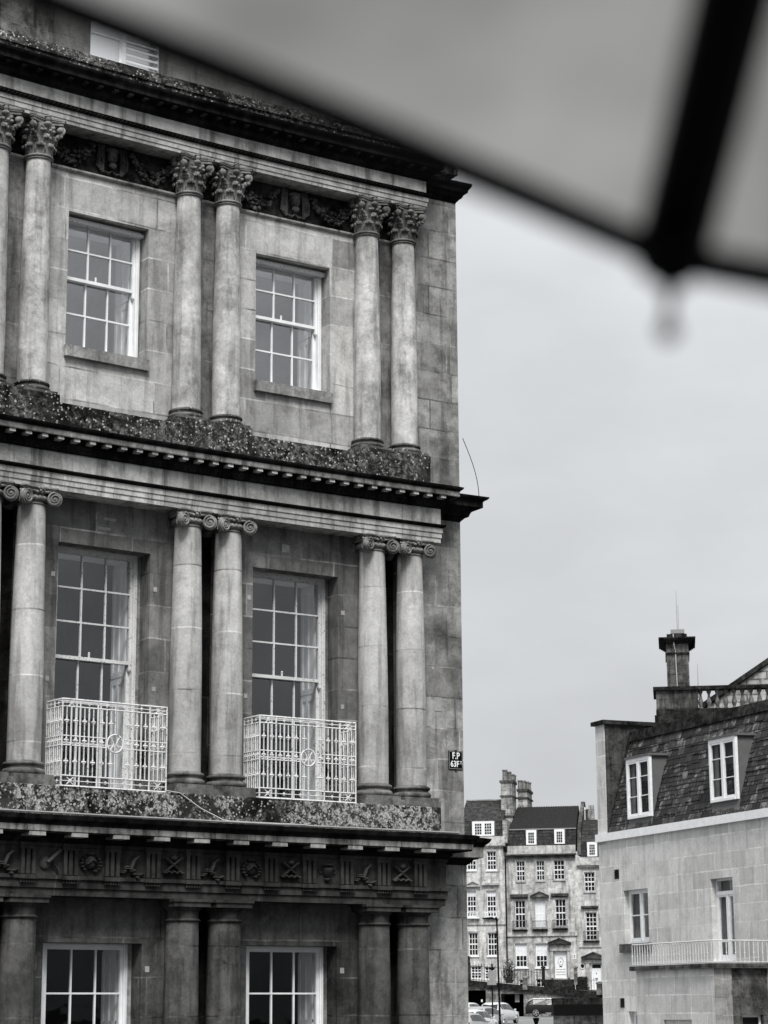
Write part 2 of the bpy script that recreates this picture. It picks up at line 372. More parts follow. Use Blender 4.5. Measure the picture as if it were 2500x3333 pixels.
# ------------------------------------------------------------------ the curved crescent: cylinder coordinates
CX, CY, RAD, TH0 = 25.4679, -16.4174, 48.1869, -0.6048
def th(u): return TH0 + u / RAD
def P(u, z, off=0.0):
    t = th(u); r = RAD + off; return Vector((CX + r * sin(t), CY + r * cos(t), z))
def frame(u, z, off):     # local x = along the facade to the right, y = into the wall
    return trans(P(u, z, off)) @ rotz(-th(u))
def er(u): return Vector((sin(th(u)), cos(th(u)), 0))
def et(u): return Vector((cos(th(u)), -sin(th(u)), 0))
U0 = -5.4
def arcpath(u0, u1, ref, ret=None, step=.3):
    n = max(1, int(round((u1 - u0) / step))); pth = []
    for i in range(n + 1):
        u = u0 + (u1 - u0) * i / n; pth.append((P(u, 0, ref), er(u), u))
    if ret:
        p = P(u1, 0, ref); e = er(u1); t = et(u1)
        pth[-1] = (p, e - t, u1); pth.append((p + e * ret, -t, u1 + ret))
    return pth
def sweep(mb, pth, prof, capL=False):
    L = [0]
    for a, b in zip(prof, prof[1:]): L.append(L[-1] + sqrt((a[0] - b[0]) ** 2 + (a[1] - b[1]) ** 2))
    rows = []
    for (p, m_, u) in pth: rows.append([(p.x + m_.x * o, p.y + m_.y * o, z) for o, z in prof])
    mb.grid(rows, lambda i, j: (pth[i][2], prof[0][1] - L[j]))
def cyma(o0, z0, o1, z1, n=5):      # S curve between two points
    out_ = []
    for i in range(n + 1):
        t = i / n; s = t * t * (3 - 2 * t); out_.append((o0 + (o1 - o0) * s, z0 + (z1 - z0) * t))
    return out_

terr = empty('stone_terrace', trans(P(0, -1.6, .12)), 'curved Georgian stone terrace with three storeys of paired columns, filling the left side', 'building')
UE = 2.85                       # right-hand end of the projecting orders
CU_, CM_, CG_ = 3.49, 3.44, 3.46   # corner of the wall, per storey
WU, WM_, WG = .20, .12, .12
def wallseg(name, mat, u0, u1, z0, z1, off, holes, depth, ret=None):
    mb = MB(); us = sorted(set([u0 + (u1 - u0) * i / 24 for i in range(25)] + [h[0] for h in holes] + [h[1] for h in holes])); us = [u for u in us if u0 <= u <= u1]
    zs = sorted(set([z0, z1] + [h[2] for h in holes] + [h[3] for h in holes])); zs = [z for z in zs if z0 <= z <= z1]
    for a, b in zip(us, us[1:]):
        for c, d in zip(zs, zs[1:]):
            mu, mz = (a + b) / 2, (c + d) / 2
            if any(h[0] < mu < h[1] and h[2] < mz < h[3] for h in holes): continue
            mb.quad([P(a, c, off), P(b, c, off), P(b, d, off), P(a, d, off)], [(a, c), (b, c), (b, d), (a, d)])
    for h in holes:
        a, b, c, d = h; d = min(d, z1); c = max(c, z0)
        for uu in (a, b): mb.quad([P(uu, c, off), P(uu, c, off + depth), P(uu, d, off + depth), P(uu, d, off)], [(uu, c), (uu + depth, c), (uu + depth, d), (uu, d)])
        for zz in (c, d): mb.quad([P(a, zz, off), P(b, zz, off), P(b, zz, off + depth), P(a, zz, off + depth)], [(a, zz), (b, zz), (b, zz + depth), (a, zz + depth)])
    if ret:
        e = er(u1); p0 = P(u1, z0, off); p1 = P(u1, z1, off)
        mb.quad([p0, p0 + e * ret, p1 + e * ret, p1], [(u1, z0), (u1 + ret, z0), (u1 + ret, z1), (u1, z1)])
    return mb.build(name, mat, terr)
REC = .34
winU = [(-1.70 + 2.4 * i, -.70 + 2.4 * i, 7.06, 8.60) for i in (-1, 0, 1)]
winM = [(-1.755 + 2.4 * i, -.645 + 2.4 * i, 2.28, 4.87) for i in (-1, 0, 1)]
winG = [(-1.80 + 2.4 * i, -.66 + 2.4 * i, -.95, .73) for i in (-1, 0, 1)]
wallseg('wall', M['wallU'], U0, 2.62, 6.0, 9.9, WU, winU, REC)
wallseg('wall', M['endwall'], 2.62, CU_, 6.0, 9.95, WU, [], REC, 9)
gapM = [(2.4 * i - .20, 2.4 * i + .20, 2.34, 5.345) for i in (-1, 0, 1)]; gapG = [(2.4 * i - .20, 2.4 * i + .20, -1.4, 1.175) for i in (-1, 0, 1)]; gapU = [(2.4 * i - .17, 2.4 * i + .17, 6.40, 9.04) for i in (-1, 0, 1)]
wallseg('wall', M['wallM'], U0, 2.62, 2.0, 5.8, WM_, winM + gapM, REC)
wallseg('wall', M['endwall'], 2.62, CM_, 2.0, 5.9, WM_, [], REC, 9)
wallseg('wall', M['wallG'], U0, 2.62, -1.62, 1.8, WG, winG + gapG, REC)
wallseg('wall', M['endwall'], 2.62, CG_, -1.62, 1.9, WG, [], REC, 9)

for gl_, off_g in ((gapM, WM_ + .16), (gapG, WG + .16)):  # recessed dark panels added to deepen the shade between coupled columns
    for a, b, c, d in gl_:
        mb = MB(); mb.quad([P(a, c, off_g), P(b, c, off_g), P(b, d, off_g), P(a, d, off_g)], [(a, c), (b, c), (b, d), (a, d)]); mb.build('gap_shade_panel', M['recess'], terr)
for a, b, c, d in gapU:  # flat panels on the wall, coloured as the shade in the upper gaps
    mb = MB(); mb.quad([P(a, c, WU - .004), P(b, c, WU - .004), P(b, d, WU - .004), P(a, d, WU - .004)], [(a, c), (b, c), (b, d), (a, d)]); mb.build('gap_shade_panel', M['recessU'], terr)
def sweeppart(name, mat, secs, parent=terr):
    mb = MB()
    for pth, prof in secs: sweep(mb, pth, prof)
    return mb.build(name, mat, parent)
# --- lower (Doric) entablature
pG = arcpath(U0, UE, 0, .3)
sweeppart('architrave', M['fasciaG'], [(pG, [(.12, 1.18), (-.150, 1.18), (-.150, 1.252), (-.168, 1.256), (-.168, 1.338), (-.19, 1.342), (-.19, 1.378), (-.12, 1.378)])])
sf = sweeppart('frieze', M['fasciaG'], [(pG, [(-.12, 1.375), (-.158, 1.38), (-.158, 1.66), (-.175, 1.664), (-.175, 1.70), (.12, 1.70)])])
sweeppart('cornice', M['crustG'], [(pG, [(0, 1.70), (-.17, 1.70), (-.21, 1.74), (-.21, 1.775), (-.37, 1.782), (-.37, 1.80)]),
                                   (pG, [(-.375, 1.855)] + cyma(-.385, 1.862, -.43, 1.925) + [(-.44, 1.95), (-.40, 1.962), (.2, 2.03)]),
                                   (arcpath(2.5, CG_, WG, 1.5), [(0, 1.66), (-.05, 1.70), (-.06, 1.72), (-.12, 1.73)]),
                                   (arcpath(2.5, CG_, WG, 1.5), [(-.145, 1.86)] + cyma(-.15, 1.865, -.205, 1.93) + [(-.215, 1.955), (0, 2.0), (.3, 2.0)])])
co = sweeppart('corona', M['corona'], [(pG, [(-.365, 1.796), (-.372, 1.796), (-.380, 1.800), (-.380, 1.858), (-.37, 1.862)]),
                                       (arcpath(2.5, CG_, WG, 1.5), [(-.06, 1.725), (-.135, 1.74), (-.145, 1.745), (-.145, 1.862)])])
mt = MB(); mt.tube([P(U0 + i * .3, 1.975, -.435) for i in range(int((3.2 - U0) / .3) + 1)], .013, 6)
mt.build('lead_pipe', M['lead'], terr, smooth=True)
# triglyphs, mutules, carved metopes
PIT = 2.4 / 5
def mut_u(k_): return .24 + PIT * k_
def triglyph():
    mb = MB(); w2 = .092
    for i, xc in enumerate((-.062, 0, .062)):
        mb.box((xc - .019, -.045, 1.385), (xc + .019, .01, 1.63))
    mb.box((-w2, -.048, 1.63), (w2, .012, 1.665)); mb.box((-w2 - .004, -.055, 1.666), (w2 + .004, .012, 1.695)); mb.box((-w2, -.006, 1.385), (w2, .01, 1.63))
    mb.box((-w2 - .004, -.062, 1.335), (w2 + .004, -.03, 1.376))
    for i in range(6):
        x = -.075 + .03 * i; mb.lathe([(.006, 1.338), (.0125, 1.308), (.0125, 1.300)], 8, (x, -.035, 0))
    return mb
tg0 = None
for k_ in range(-11, 6):
    u = mut_u(k_)
    if u < U0 + .1 or u > UE: continue
    Wt = trans(P(u, 0, -.158)) @ rotz(-th(u))
    if tg0 is None: tg0 = triglyph().build('triglyph', M['fasciaG'], sf, Wt)
    else: copy_tree(tg0, Wt, sf)
def mutule():
    mb = MB(); mb.box((-.093, -.158, 1.752), (.093, .03, 1.792)); return mb
mu0 = None
for k_ in range(-11, 7):
    u = mut_u(k_)
    if u < U0 + .1 or u > UE + .2: continue
    Wt = trans(P(u, 0, -.215)) @ rotz(-th(u))
    if mu0 is None: mu0 = mutule().build('mutule', M['blockG'], co, Wt)
    else: copy_tree(mu0, Wt, co)
def relief(kind):
    mb = MB()
    if kind == 0:      # shield with chevron and leafy surround
        mb.blob((0, 0, 1.52), (.062, .03, .078), 8, 12)
        mb.tube([(-.05, -.026, 1.50), (0, -.034, 1.545), (.05, -.026, 1.50)], .008, 5)
        for a in range(-60, 241, 22):
            if 60 < a < 120: continue
            mb.blob((.085 * cos(radians(a)), -.008, 1.51 + .09 * sin(radians(a))), (.02, .018, .018), 4, 6)
        mb.blob((0, -.01, 1.605), (.05, .025, .02), 4, 8)
    elif kind == 1:    # crossed bundles with a ribbon
        mb.tube([(-.09, -.012, 1.44), (.08, -.02, 1.60)], .014, 6); mb.tube([(.09, -.012, 1.44), (-.08, -.02, 1.60)], .014, 6)
        for i in range(7): mb.blob((-.08 + .027 * i, -.02, 1.44 + .012 * (i % 2)), (.02, .02, .016), 4, 6)
        mb.blob((0, -.02, 1.6), (.035, .02, .03), 5, 8)
    elif kind == 2:    # urn
        mb.lathe([(.03, 1.42), (.035, 1.435), (.014, 1.45), (.05, 1.50), (.055, 1.54), (.035, 1.56), (.06, 1.585), (.05, 1.59)], 12, (0, 0, 0))
        mb.tube([(.05, 0, 1.55), (.085, -.005, 1.54), (.08, -.005, 1.50), (.045, 0, 1.50)], .007, 5); mb.tube([(-.05, 0, 1.55), (-.085, -.005, 1.54), (-.08, -.005, 1.50), (-.045, 0, 1.50)], .007, 5)
    elif kind == 3:    # palette-shaped disc with a brush
        mb.blob((-.03, 0, 1.50), (.06, .02, .075), 8, 12); mb.tube([(-.02, -.02, 1.5), (.03, -.025, 1.56), (.09, -.02, 1.63)], .02, 6)
        mb.tube([(.03, -.012, 1.52), (.05, -.015, 1.47), (.09, -.012, 1.42)], .009, 5)
    else:              # foliage heap
        for i in range(16): mb.blob((-.09 + .012 * i + random.uniform(-.01, .01), -.01, 1.42 + .05 * sin(i * .4) + random.uniform(0, .04)), (.022, .022, .016), 4, 6)
        mb.tube([(-.02, -.015, 1.46), (.01, -.02, 1.56), (.05, -.02, 1.60)], .018, 6)
    return mb
RK = [4, 4, 1, 0, 2, 4, 3, 0, 4, 1, 4, 0, 1, 2, 4, 1, 0, 3]
rel = {}
for i, k_ in enumerate(range(-11, 5)):
    u = mut_u(k_) + PIT / 2
    if u < U0 + .1 or u > UE - .1: continue
    kd = RK[i]; Wt = trans(P(u, 0, -.160)) @ rotz(-th(u)) @ Matrix.Diagonal((1.22, 1.9, 1, 1))
    if kd not in rel: rel[kd] = relief(kd).build('metope_relief', M['relief'], sf, Wt, smooth=True)
    else: copy_tree(rel[kd], Wt, sf)

# --- ledge and pedestal course over the lower storey
pl = arcpath(U0, 2.895, -.24, .36)
sweeppart('ledge_course', M['lichenM'], [(pl, [(0, 1.97), (0, 2.262), (.012, 2.272), (.3, 2.272)])])
def pedestal(uc, hw, off, z0, z1, back, mat):
    mb = MB(); sweep(mb, [(P(uc - hw, 0, back), et(uc - hw), -.4), (P(uc - hw, 0, off), er(uc - hw) + et(uc - hw), 0)] + arcpath(uc - hw, uc + hw, off)[1:-1] + [(P(uc + hw, 0, off), er(uc + hw) - et(uc + hw), 1), (P(uc + hw, 0, back), -et(uc + hw), 1.4)], [(0, z0), (0, z1), (.3, z1)])
    mb.build('pedestal', M[mat], terr)
for i in (-1, 0, 1): pedestal(2.4 * i, .50, -.232, 2.27, 2.335, .12, 'baseM')
# --- middle (Ionic) entablature
pM = arcpath(U0, UE, 0, .3)
sweeppart('architrave', M['fascia'], [(pM, [(.12, 5.352), (-.145, 5.352), (-.145, 5.405), (-.155, 5.409), (-.155, 5.463), (-.165, 5.467), (-.165, 5.525)])])
sweeppart('architrave_moulding', M['crust'], [(pM, [(-.165, 5.524)] + cyma(-.168, 5.526, -.195, 5.548, 3) + [(-.20, 5.562), (-.12, 5.565)])])
sweeppart('frieze', M['fascia'], [(pM, [(-.12, 5.563), (-.148, 5.565), (-.148, 5.757), (.0, 5.757)])])
coM = sweeppart('cornice', M['crust'], [(pM, [(0, 5.756)] + cyma(-.15, 5.757, -.185, 5.80, 3) + [(-.195, 5.805), (-.195, 5.85), (-.20, 5.89), (-.30, 5.893)]),
                                        (pM, [(-.312, 5.95)] + cyma(-.315, 5.952, -.345, 5.985, 4) + [(-.352, 6.0), (-.30, 6.02), (.2, 6.06)]),
                                        (arcpath(2.5, CM_, WM_, 1.5), [(0, 5.70)] + cyma(0, 5.70, -.04, 5.75, 3) + [(-.075, 5.76), (-.09, 5.80), (-.11, 5.83), (-.20, 5.86), (-.20, 5.93)] + cyma(-.205, 5.932, -.25, 5.965, 4) + [(-.26, 5.985), (0, 6.03), (.3, 6.03)])])
sweeppart('corona', M['corona'], [(pM, [(-.30, 5.892), (-.31, 5.892), (-.313, 5.90), (-.313, 5.951), (-.30, 5.952)])])
mb = MB(); mb.box((-.034, -.105, 5.858), (.034, .0, 5.889)); md0 = None
for k_ in range(-45, 30):
    u = -1.79 + .1895 * k_
    if u < U0 + .1 or u > 2.95: continue
    Wt = trans(P(u, 0, -.192)) @ rotz(-th(u))
    if md0 is None: md0 = mb.build('modillion', M['block'], coM, Wt)
    else: copy_tree(md0, Wt, coM)
mb = MB()
def eggs(mb, u0, u1, pitch, off, zc, h, amp):      # egg and dart strip: one continuous rippled moulding
    n = int((u1 - u0) / pitch * 6); rows = []
    for i in range(n + 1):
        u = u0 + (u1 - u0) * i / n; e_ = abs(sin(pi * (u - u0) / pitch)); rows.append([P(u, zc + h * t, off - amp * e_ * (1 - t * t)) for t in (-1, -.5, 0, .5, 1)])
    mb.grid(rows)
eggs(mb, U0, 2.84, .062, -.176, 5.79, .028, .026)
mb.build('egg_moulding', M['crust'], coM, smooth=True)
pl = arcpath(U0, 2.875, -.132, .36)
sweeppart('ledge_course', M['lichenU'], [(pl, [(0, 6.0), (0, 6.30), (.012, 6.31), (.3, 6.33)])])
for i in (-1, 0, 1): pedestal(2.4 * i, .485, -.122, 6.30, 6.388, .2, 'lichenU')
# --- upper (Corinthian) entablature
pU = arcpath(U0, UE, 0, .35)
sweeppart('architrave', M['fascia'], [(pU, [(.2, 9.485), (-.055, 9.485), (-.055, 9.525), (-.064, 9.529), (-.064, 9.583), (-.073, 9.587), (-.073, 9.640)])])
mb = MB(); sweep(mb, pU, [(-.073, 9.639)] + cyma(-.076, 9.641, -.105, 9.672, 3) + [(-.112, 9.685), (-.05, 9.69)])
eggs(mb, U0, 2.84, .05, -.088, 9.662, .02, .026)
mb.build('architrave_moulding', M['crust'], terr)
sweeppart('frieze', M['fascia'], [(pU, [(0, 9.688), (-.055, 9.69), (-.055, 9.852), (.0, 9.852)])])
coU = sweeppart('cornice', M['crust'], [(pU, [(0, 9.85)] + cyma(-.057, 9.852, -.095, 9.90, 3) + [(-.10, 9.93), (-.10, 9.985), (-.20, 9.988), (-.215, 9.99), (-.215, 10.04)] + cyma(-.22, 10.042, -.255, 10.08, 4) + [(-.262, 10.10), (.2, 10.14)]),
                                        (arcpath(2.4, CU_, WU, 1.5), [(0, 9.76)] + cyma(0, 9.765, -.03, 9.81, 3) + [(-.06, 9.83), (-.075, 9.87), (-.11, 9.89), (-.12, 9.93)] + cyma(-.125, 9.93, -.15, 9.97, 4) + [(-.155, 10.0), (0, 10.04), (.3, 10.04)])])
mb = MB(); mb.box((-.026, -.085, 9.960), (.026, .0, 9.982)); md0 = None
for k_ in range(-45, 30):
    u = -1.73 + .1895 * k_
    if u < U0 + .1 or u > 2.9: continue
    Wt = trans(P(u, 0, -.098)) @ rotz(-th(u))
    if md0 is None: md0 = mb.build('modillion', M['partyd'], coU, Wt)
    else: copy_tree(md0, Wt, coU)
mb = MB()
eggs(mb, U0, 2.84, .0475, -.094, 9.935, .02, .02)
mb.build('egg_moulding', M['crust'], coU)
# --- attic
mb = MB(); sweep(mb, arcpath(U0, CU_ - .05, .06, 1.5), [(0, 10.08), (0, 10.30), (-.02, 10.31), (-.02, 10.335), (0, 10.345), (0.03, 10.45), (.3, 10.46)])
mb.build('parapet', M['lichenU'], terr)
mb = MB()
sweep(mb, [(P(-1.95, 0, .2), -et(-1.95), 0), (P(-1.95, 0, .45), -et(-1.95), .3)], [(0, 10.44), (0, 12.4)])
sweep(mb, arcpath(U0, -1.95, .20), [(0, 10.44), (0, 10.62), (.01, 10.63), (.01, 12.4)])
mb.build('attic_pier', M['attic'], terr)
wallseg('attic_wall', M['atticL'], -1.96, 3.3, 10.44, 12.3, .45, [(-1.36, -.45, 10.62, 11.9)], .2)

# --- columns
def shaft_prof(rb, rt, z0, z1, n=14):
    out_ = []
    for i in range(n + 1):
        t = i / n; s = max(0, (t - .25) / .75); out_.append((rb + (rt - rb) * (s ** 1.6), z0 + (z1 - z0) * t))
    return out_
def torus_prof(rc, zc, rr, n=6): return [(rc + rr * cos(a), zc + rr * sin(a)) for a in [-pi / 2 + pi * i / n for i in range(n + 1)]]
def base_mb(rb, rt, h):
    mb = MB()
    mb.box((-rt * 1.02, -rt * 1.02, 0), (rt * 1.02, rt * 1.02, h * .22))
    pr = [(0, h * .2)] + torus_prof(rt - h * .19, h * .40, h * .19) + [(rb * 1.10, h * .61), (rb * 1.07, h * .66), (rb * 1.10, h * .72)] + torus_prof(rb * 1.10, h * .83, h * .11) + [(rb * 1.02, h * .96), (rb, h)]
    mb.lathe(pr, 32, cap=False); return mb
def leaf(mb, az, r0, z0, z1, out_, w, sp=.6):
    """acanthus leaf: rises against the bell, curls over at its tip"""
    pts = []
    h = z1 - z0
    for t, ro, zz, ww in ((0, 0, 0, .75), (.3, .004, .35, .95), (.55, .008, .62, 1.0), (.75, .02, .86, .92), (.9, .55 * out_, 1.0, .8), (1, out_, .93, .62), (1.1, out_ * 1.12, .80, .3)):
        pts.append((ro, z0 + zz * h, ww * w))
    ca, sa = cos(az), sin(az); rows = []
    for i, (ro, z, ww) in enumerate(pts):
        row = []
        for j in range(-3, 4):
            x = j / 3 * ww * .5 * (1 + (.12 if j % 2 and abs(j) == 3 else 0)); rr = r0 + ro + .010 * cos(j / 3 * pi / 2) + (.006 if j % 2 == 0 else -.003); zz = z - (.012 if abs(j) == 3 else 0)
            row.append((rr * ca - x * sa, rr * sa + x * ca, zz))
        rows.append(row)
    mb.grid(rows)
    rows2 = [[(p[0] * .985, p[1] * .985, p[2] - .012) for p in r] for r in rows[3:]]
    mb.grid(rows2)
    r_ = r0 + out_ * .95; n = 5
    for j in range(n):
        a = (j - 2) / 2; x = a * w * .42; z = z1 - .035 * h / .13 - .012 * abs(a)
        mb.blob((r_ * ca - x * sa, r_ * sa + x * ca, z + .012), (.011, .011, .02), 4, 6)
def corinth():
    mb = MB(); H = .425
    mb.lathe([(.135, 0), (.125, .02), (.13, .15), (.15, .27), (.19, .34), (.19, .35)], 24, cap=False)
    for i in range(8): leaf(mb, pi / 8 * 2 * i + pi / 8, .132, .0, .135, .045, .098)
    for i in range(8): leaf(mb, pi / 4 * i, .136, .05, .235, .05, .095)
    for i in range(4):
        az = pi / 4 + pi / 2 * i; ca, sa = cos(az), sin(az)
        # corner scroll
        pts = []
        for q in range(15):
            a = -pi / 2 + q * .52; rr = .05 * (1 - q / 17); pts.append(((.238 + rr * cos(a)), .305 + rr * sin(a)))
        mb.tube([(r_ * ca, r_ * sa, z) for r_, z in [(.15, .20), (.19, .235)] + pts], .017, 6, .009)
        mb.blob((.235 * ca, .235 * sa, .305), (.042, .042, .042), 5, 8); mb.blob((.245 * ca, .245 * sa, .235), (.02, .02, .02), 4, 6)
        leaf(mb, az, .16, .15, .25, .05, .06)
        az2 = pi / 2 * i; ca, sa = cos(az2), sin(az2)
        for s in (-1, 1):
            for q in range(2): mb.blob(((.19 + .004 * q) * ca - s * (.03 + .042 * q) * sa, (.19 + .004 * q) * sa + s * (.03 + .042 * q) * ca, .268 - .01 * q), (.021, .021, .019), 4, 7)
            mb.tube([(.165 * ca - s * .02 * sa, .165 * sa + s * .02 * ca, .25), (.178 * ca - s * .05 * sa, .178 * sa + s * .05 * ca, .30), (.185 * ca - s * .085 * sa, .185 * sa + s * .085 * ca, .315)], .014, 6)
        mb.blob((.19 * ca, .19 * sa, .395), (.03, .03, .036), 6, 8); mb.blob((.18 * ca, .18 * sa, .42), (.042, .042, .018), 4, 8)
        mb.blob((.185 * ca, .185 * sa, .34), (.045, .045, .03), 5, 8)
    # abacus with concave sides
    for z0, z1, s in ((.355, .385, .94), (.385, .402, 1.0), (.402, .422, 1.03)):
        ring = []
        for i in range(4):
            for t in [q / 8 for q in range(8)]:
                a = pi / 4 + pi / 2 * i; c0 = Vector((cos(a - .09), sin(a - .09))) * .29; b = a + pi / 2
                p0 = Vector((cos(a + .07), sin(a + .07))) * .285 * s; p1 = Vector((cos(b - .07), sin(b - .07))) * .285 * s
                p = p0.lerp(p1, t / .875 if t <= .875 else 1); nrm = Vector((cos(a + pi / 4), sin(a + pi / 4)))
                p = p - nrm * .045 * 4 * (t / .875) * (1 - t / .875); ring.append(p)
        for i in range(len(ring)):
            a, b = ring[i], ring[(i + 1) % len(ring)]
            mb.quad([(a.x, a.y, z0), (b.x, b.y, z0), (b.x, b.y, z1), (a.x, a.y, z1)])
        mb.quad([(p.x, p.y, z0) for p in ring]); mb.quad([(p.x, p.y, z1) for p in ring])
    mb.lathe(torus_prof(.148, -.008, .014) + [(.14, .014)], 28, cap=False); mb.lathe(torus_prof(.142, -.034, .009), 28, cap=False)
    return mb
def ionic():
    mb = MB()
    mb.lathe(torus_prof(.148, .012, .010) + [(.145, .024), (.15, .04)] + torus_prof(.155, .068, .03) + [(.15, .10), (.17, .13)], 28, cap=False)
    for i in range(20):
        a = 2 * pi * i / 20; mb.blob((.178 * cos(a), .178 * sin(a), .07), (.013, .013, .02), 4, 6)
    for side in range(4):
        base = -pi / 2 + side * pi / 2
        for s in (-1, 1):
            # volute disc: faces outward, turned 25 degrees inwards
            nrm_a = base - s * radians(24)
            nrm = Vector((cos(nrm_a), sin(nrm_a), 0)); tan = Vector((-sin(nrm_a), cos(nrm_a), 0))
            fd = Vector((cos(base), sin(base), 0)); td = Vector((-sin(base), cos(base), 0))
            c = fd * .204 + td * s * .158 + Vector((0, 0, .060)); R_ = .078
            ring = [[c + (tan * cos(a) + Vector((0, 0, 1)) * sin(a)) * R_ + nrm * d for a in [2 * pi * q / 20 for q in range(20)]] for d in (-.035, 0)]
            mb.grid(ring, None, True); mb.quad(ring[1]); mb.quad(ring[0])
            pts = []
            for q in range(44):
                a = pi / 2 + s * q * .33; rr = (R_ - .006) * (1 - q / 46.); pts.append(c + (tan * cos(a) + Vector((0, 0, 1)) * sin(a)) * rr + nrm * .008)
            mb.tube(pts, .0125, 5, .007); mb.blob(c + nrm * .006, (.015, .015, .015), 5, 8)
        # channel between the volutes and central flower
        fd = Vector((cos(base), sin(base), 0)); td = Vector((-sin(base), cos(base), 0))
        mb.tube([fd * (.175 + .0) + td * x + Vector((0, 0, .128 + .012 * abs(x) / .17)) for x in (-.17, -.1, 0, .1, .17)], .014, 6)
        for q in range(7): mb.blob(fd * (.19 + .008 * (q % 2)) + td * (-.036 + .012 * q) + Vector((0, 0, .135 + .014 * ((q * 3) % 4 - 1))), (.016, .016, .016), 4, 6)
        ca = base + pi / 4; mb.tube([Vector((.20 * cos(ca), .20 * sin(ca), .142)), Vector((.262 * cos(ca), .262 * sin(ca), .135))], .013, 6)
    for z0, z1, s in ((.150, .166, .97), (.166, .180, 1.04)):
        ring = []
        for i in range(4):
            a = pi / 4 + pi / 2 * i; b = a + pi / 2
            p0 = Vector((cos(a + .07), sin(a + .07))) * .275 * s; p1 = Vector((cos(b - .07), sin(b - .07))) * .275 * s; nrm = Vector((cos(a + pi / 4), sin(a + pi / 4)))
            for q in range(7):
                t = q / 6; p = p0.lerp(p1, t) - nrm * .02 * 4 * t * (1 - t); ring.append(p)
        for i in range(len(ring)):
            a, b = ring[i], ring[(i + 1) % len(ring)]; mb.quad([(a.x, a.y, z0), (b.x, b.y, z0), (b.x, b.y, z1), (a.x, a.y, z1)])
        mb.quad([(p.x, p.y, z0) for p in ring]); mb.quad([(p.x, p.y, z1) for p in ring])
    return mb
def doric():
    mb = MB()
    mb.lathe(torus_prof(.180, 0, .013) + [(.176, .02)], 32, cap=False)
    mb.lathe([(.172, .015), (.172, .095), (.182, .10), (.185, .105), (.205, .125), (.215, .138)], 32, cap=False)
    mb.box((-.218, -.218, .136), (.218, .218, .187)); mb.box((-.232, -.232, .186), (.232, .232, .214)); return mb
def column(u, off, prof, mshaft, capmb, mcap, zcap, basemb, mbase, zbase):
    Wc = trans(P(u, 0, off)) @ rotz(-th(u)); mb = MB(); mb.lathe(prof, 32); s = mb.build('column', mshaft, terr, Wc, smooth=True)
    capmb.build('capital', mcap, s, trans(P(u, zcap, off)) @ rotz(-th(u)), smooth=True, ang=50)
    basemb.build('base', mbase, s, trans(P(u, zbase, off)) @ rotz(-th(u)), smooth=True); return s
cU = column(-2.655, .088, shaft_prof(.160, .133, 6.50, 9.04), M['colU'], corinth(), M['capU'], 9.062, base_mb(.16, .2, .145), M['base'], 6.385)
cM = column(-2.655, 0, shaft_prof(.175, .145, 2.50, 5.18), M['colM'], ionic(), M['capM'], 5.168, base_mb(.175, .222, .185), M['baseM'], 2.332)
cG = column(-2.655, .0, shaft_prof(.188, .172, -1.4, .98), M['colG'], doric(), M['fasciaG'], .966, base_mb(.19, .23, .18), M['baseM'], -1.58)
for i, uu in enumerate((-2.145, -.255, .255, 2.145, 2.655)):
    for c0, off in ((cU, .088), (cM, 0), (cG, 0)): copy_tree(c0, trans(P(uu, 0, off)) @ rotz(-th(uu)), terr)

# --- carved garlands between the upper capitals
mb = MB(); sweep(mb, arcpath(U0, 2.62, WU), [(.0, 9.05), (-.02, 9.055), (-.035, 9.07), (-.035, 9.09), (0, 9.10)]); mb.build('string_course', M['fascia'], terr)
mb = MB(); sweep(mb, arcpath(U0, 2.62, WU - .004), [(0, 9.484), (0, 9.095)]); mb.build('frieze_shadow_panel', M['panel'], terr)  # dark sheet behind the garlands carries the architrave's shadow in its colour
def garland(seed):
    rs = random.Random(seed); mb = MB()
    for s in (-1, 1):
        for q in range(60):
            t = q / 59; x = s * (.24 + .60 * t); z = .30 - .22 * sin(pi * min(1, t * 1.05)) + .04 * t; R_ = .055 * (.5 + sin(pi * t))
            for _ in range(2):
                mb.blob((x + rs.uniform(-.03, .03), -.02 + rs.uniform(-.045, .01), z + rs.uniform(-R_, R_)), (rs.uniform(.014, .034), rs.uniform(.014, .03), rs.uniform(.012, .03)), 4, 6)
        # hanging drapery
        for q in range(4): mb.tube([(s * (.10 + .02 * q), -.02, .36), (s * (.115 + .022 * q), -.035 - .012 * (q % 2), .2), (s * (.12 + .02 * q), -.03, .03 + .02 * q)], .013, 5, .02)
    mb.blob((0, -.04, .23), (.062, .055, .085), 8, 10); mb.blob((0, -.095, .215), (.013, .014, .022), 4, 6); mb.blob((0, -.03, .30), (.085, .06, .04), 6, 10)
    for s in (-1, 1): mb.blob((s * .025, -.085, .24), (.012, .01, .006), 4, 6)
    mb.blob((0, -.05, .12), (.05, .04, .04), 5, 8)
    mb.tube([(-.1, -.02, .05), (-.04, -.04, .03), (0, -.03, .07), (.04, -.04, .03), (.1, -.02, .05)], .012, 5)
    return mb
for i in (-1, 0, 1):
    uc = -1.2 + 2.4 * i; garland(i + 5).build('garland', M['swag'], terr, frame(uc, 9.10, WU), smooth=True)

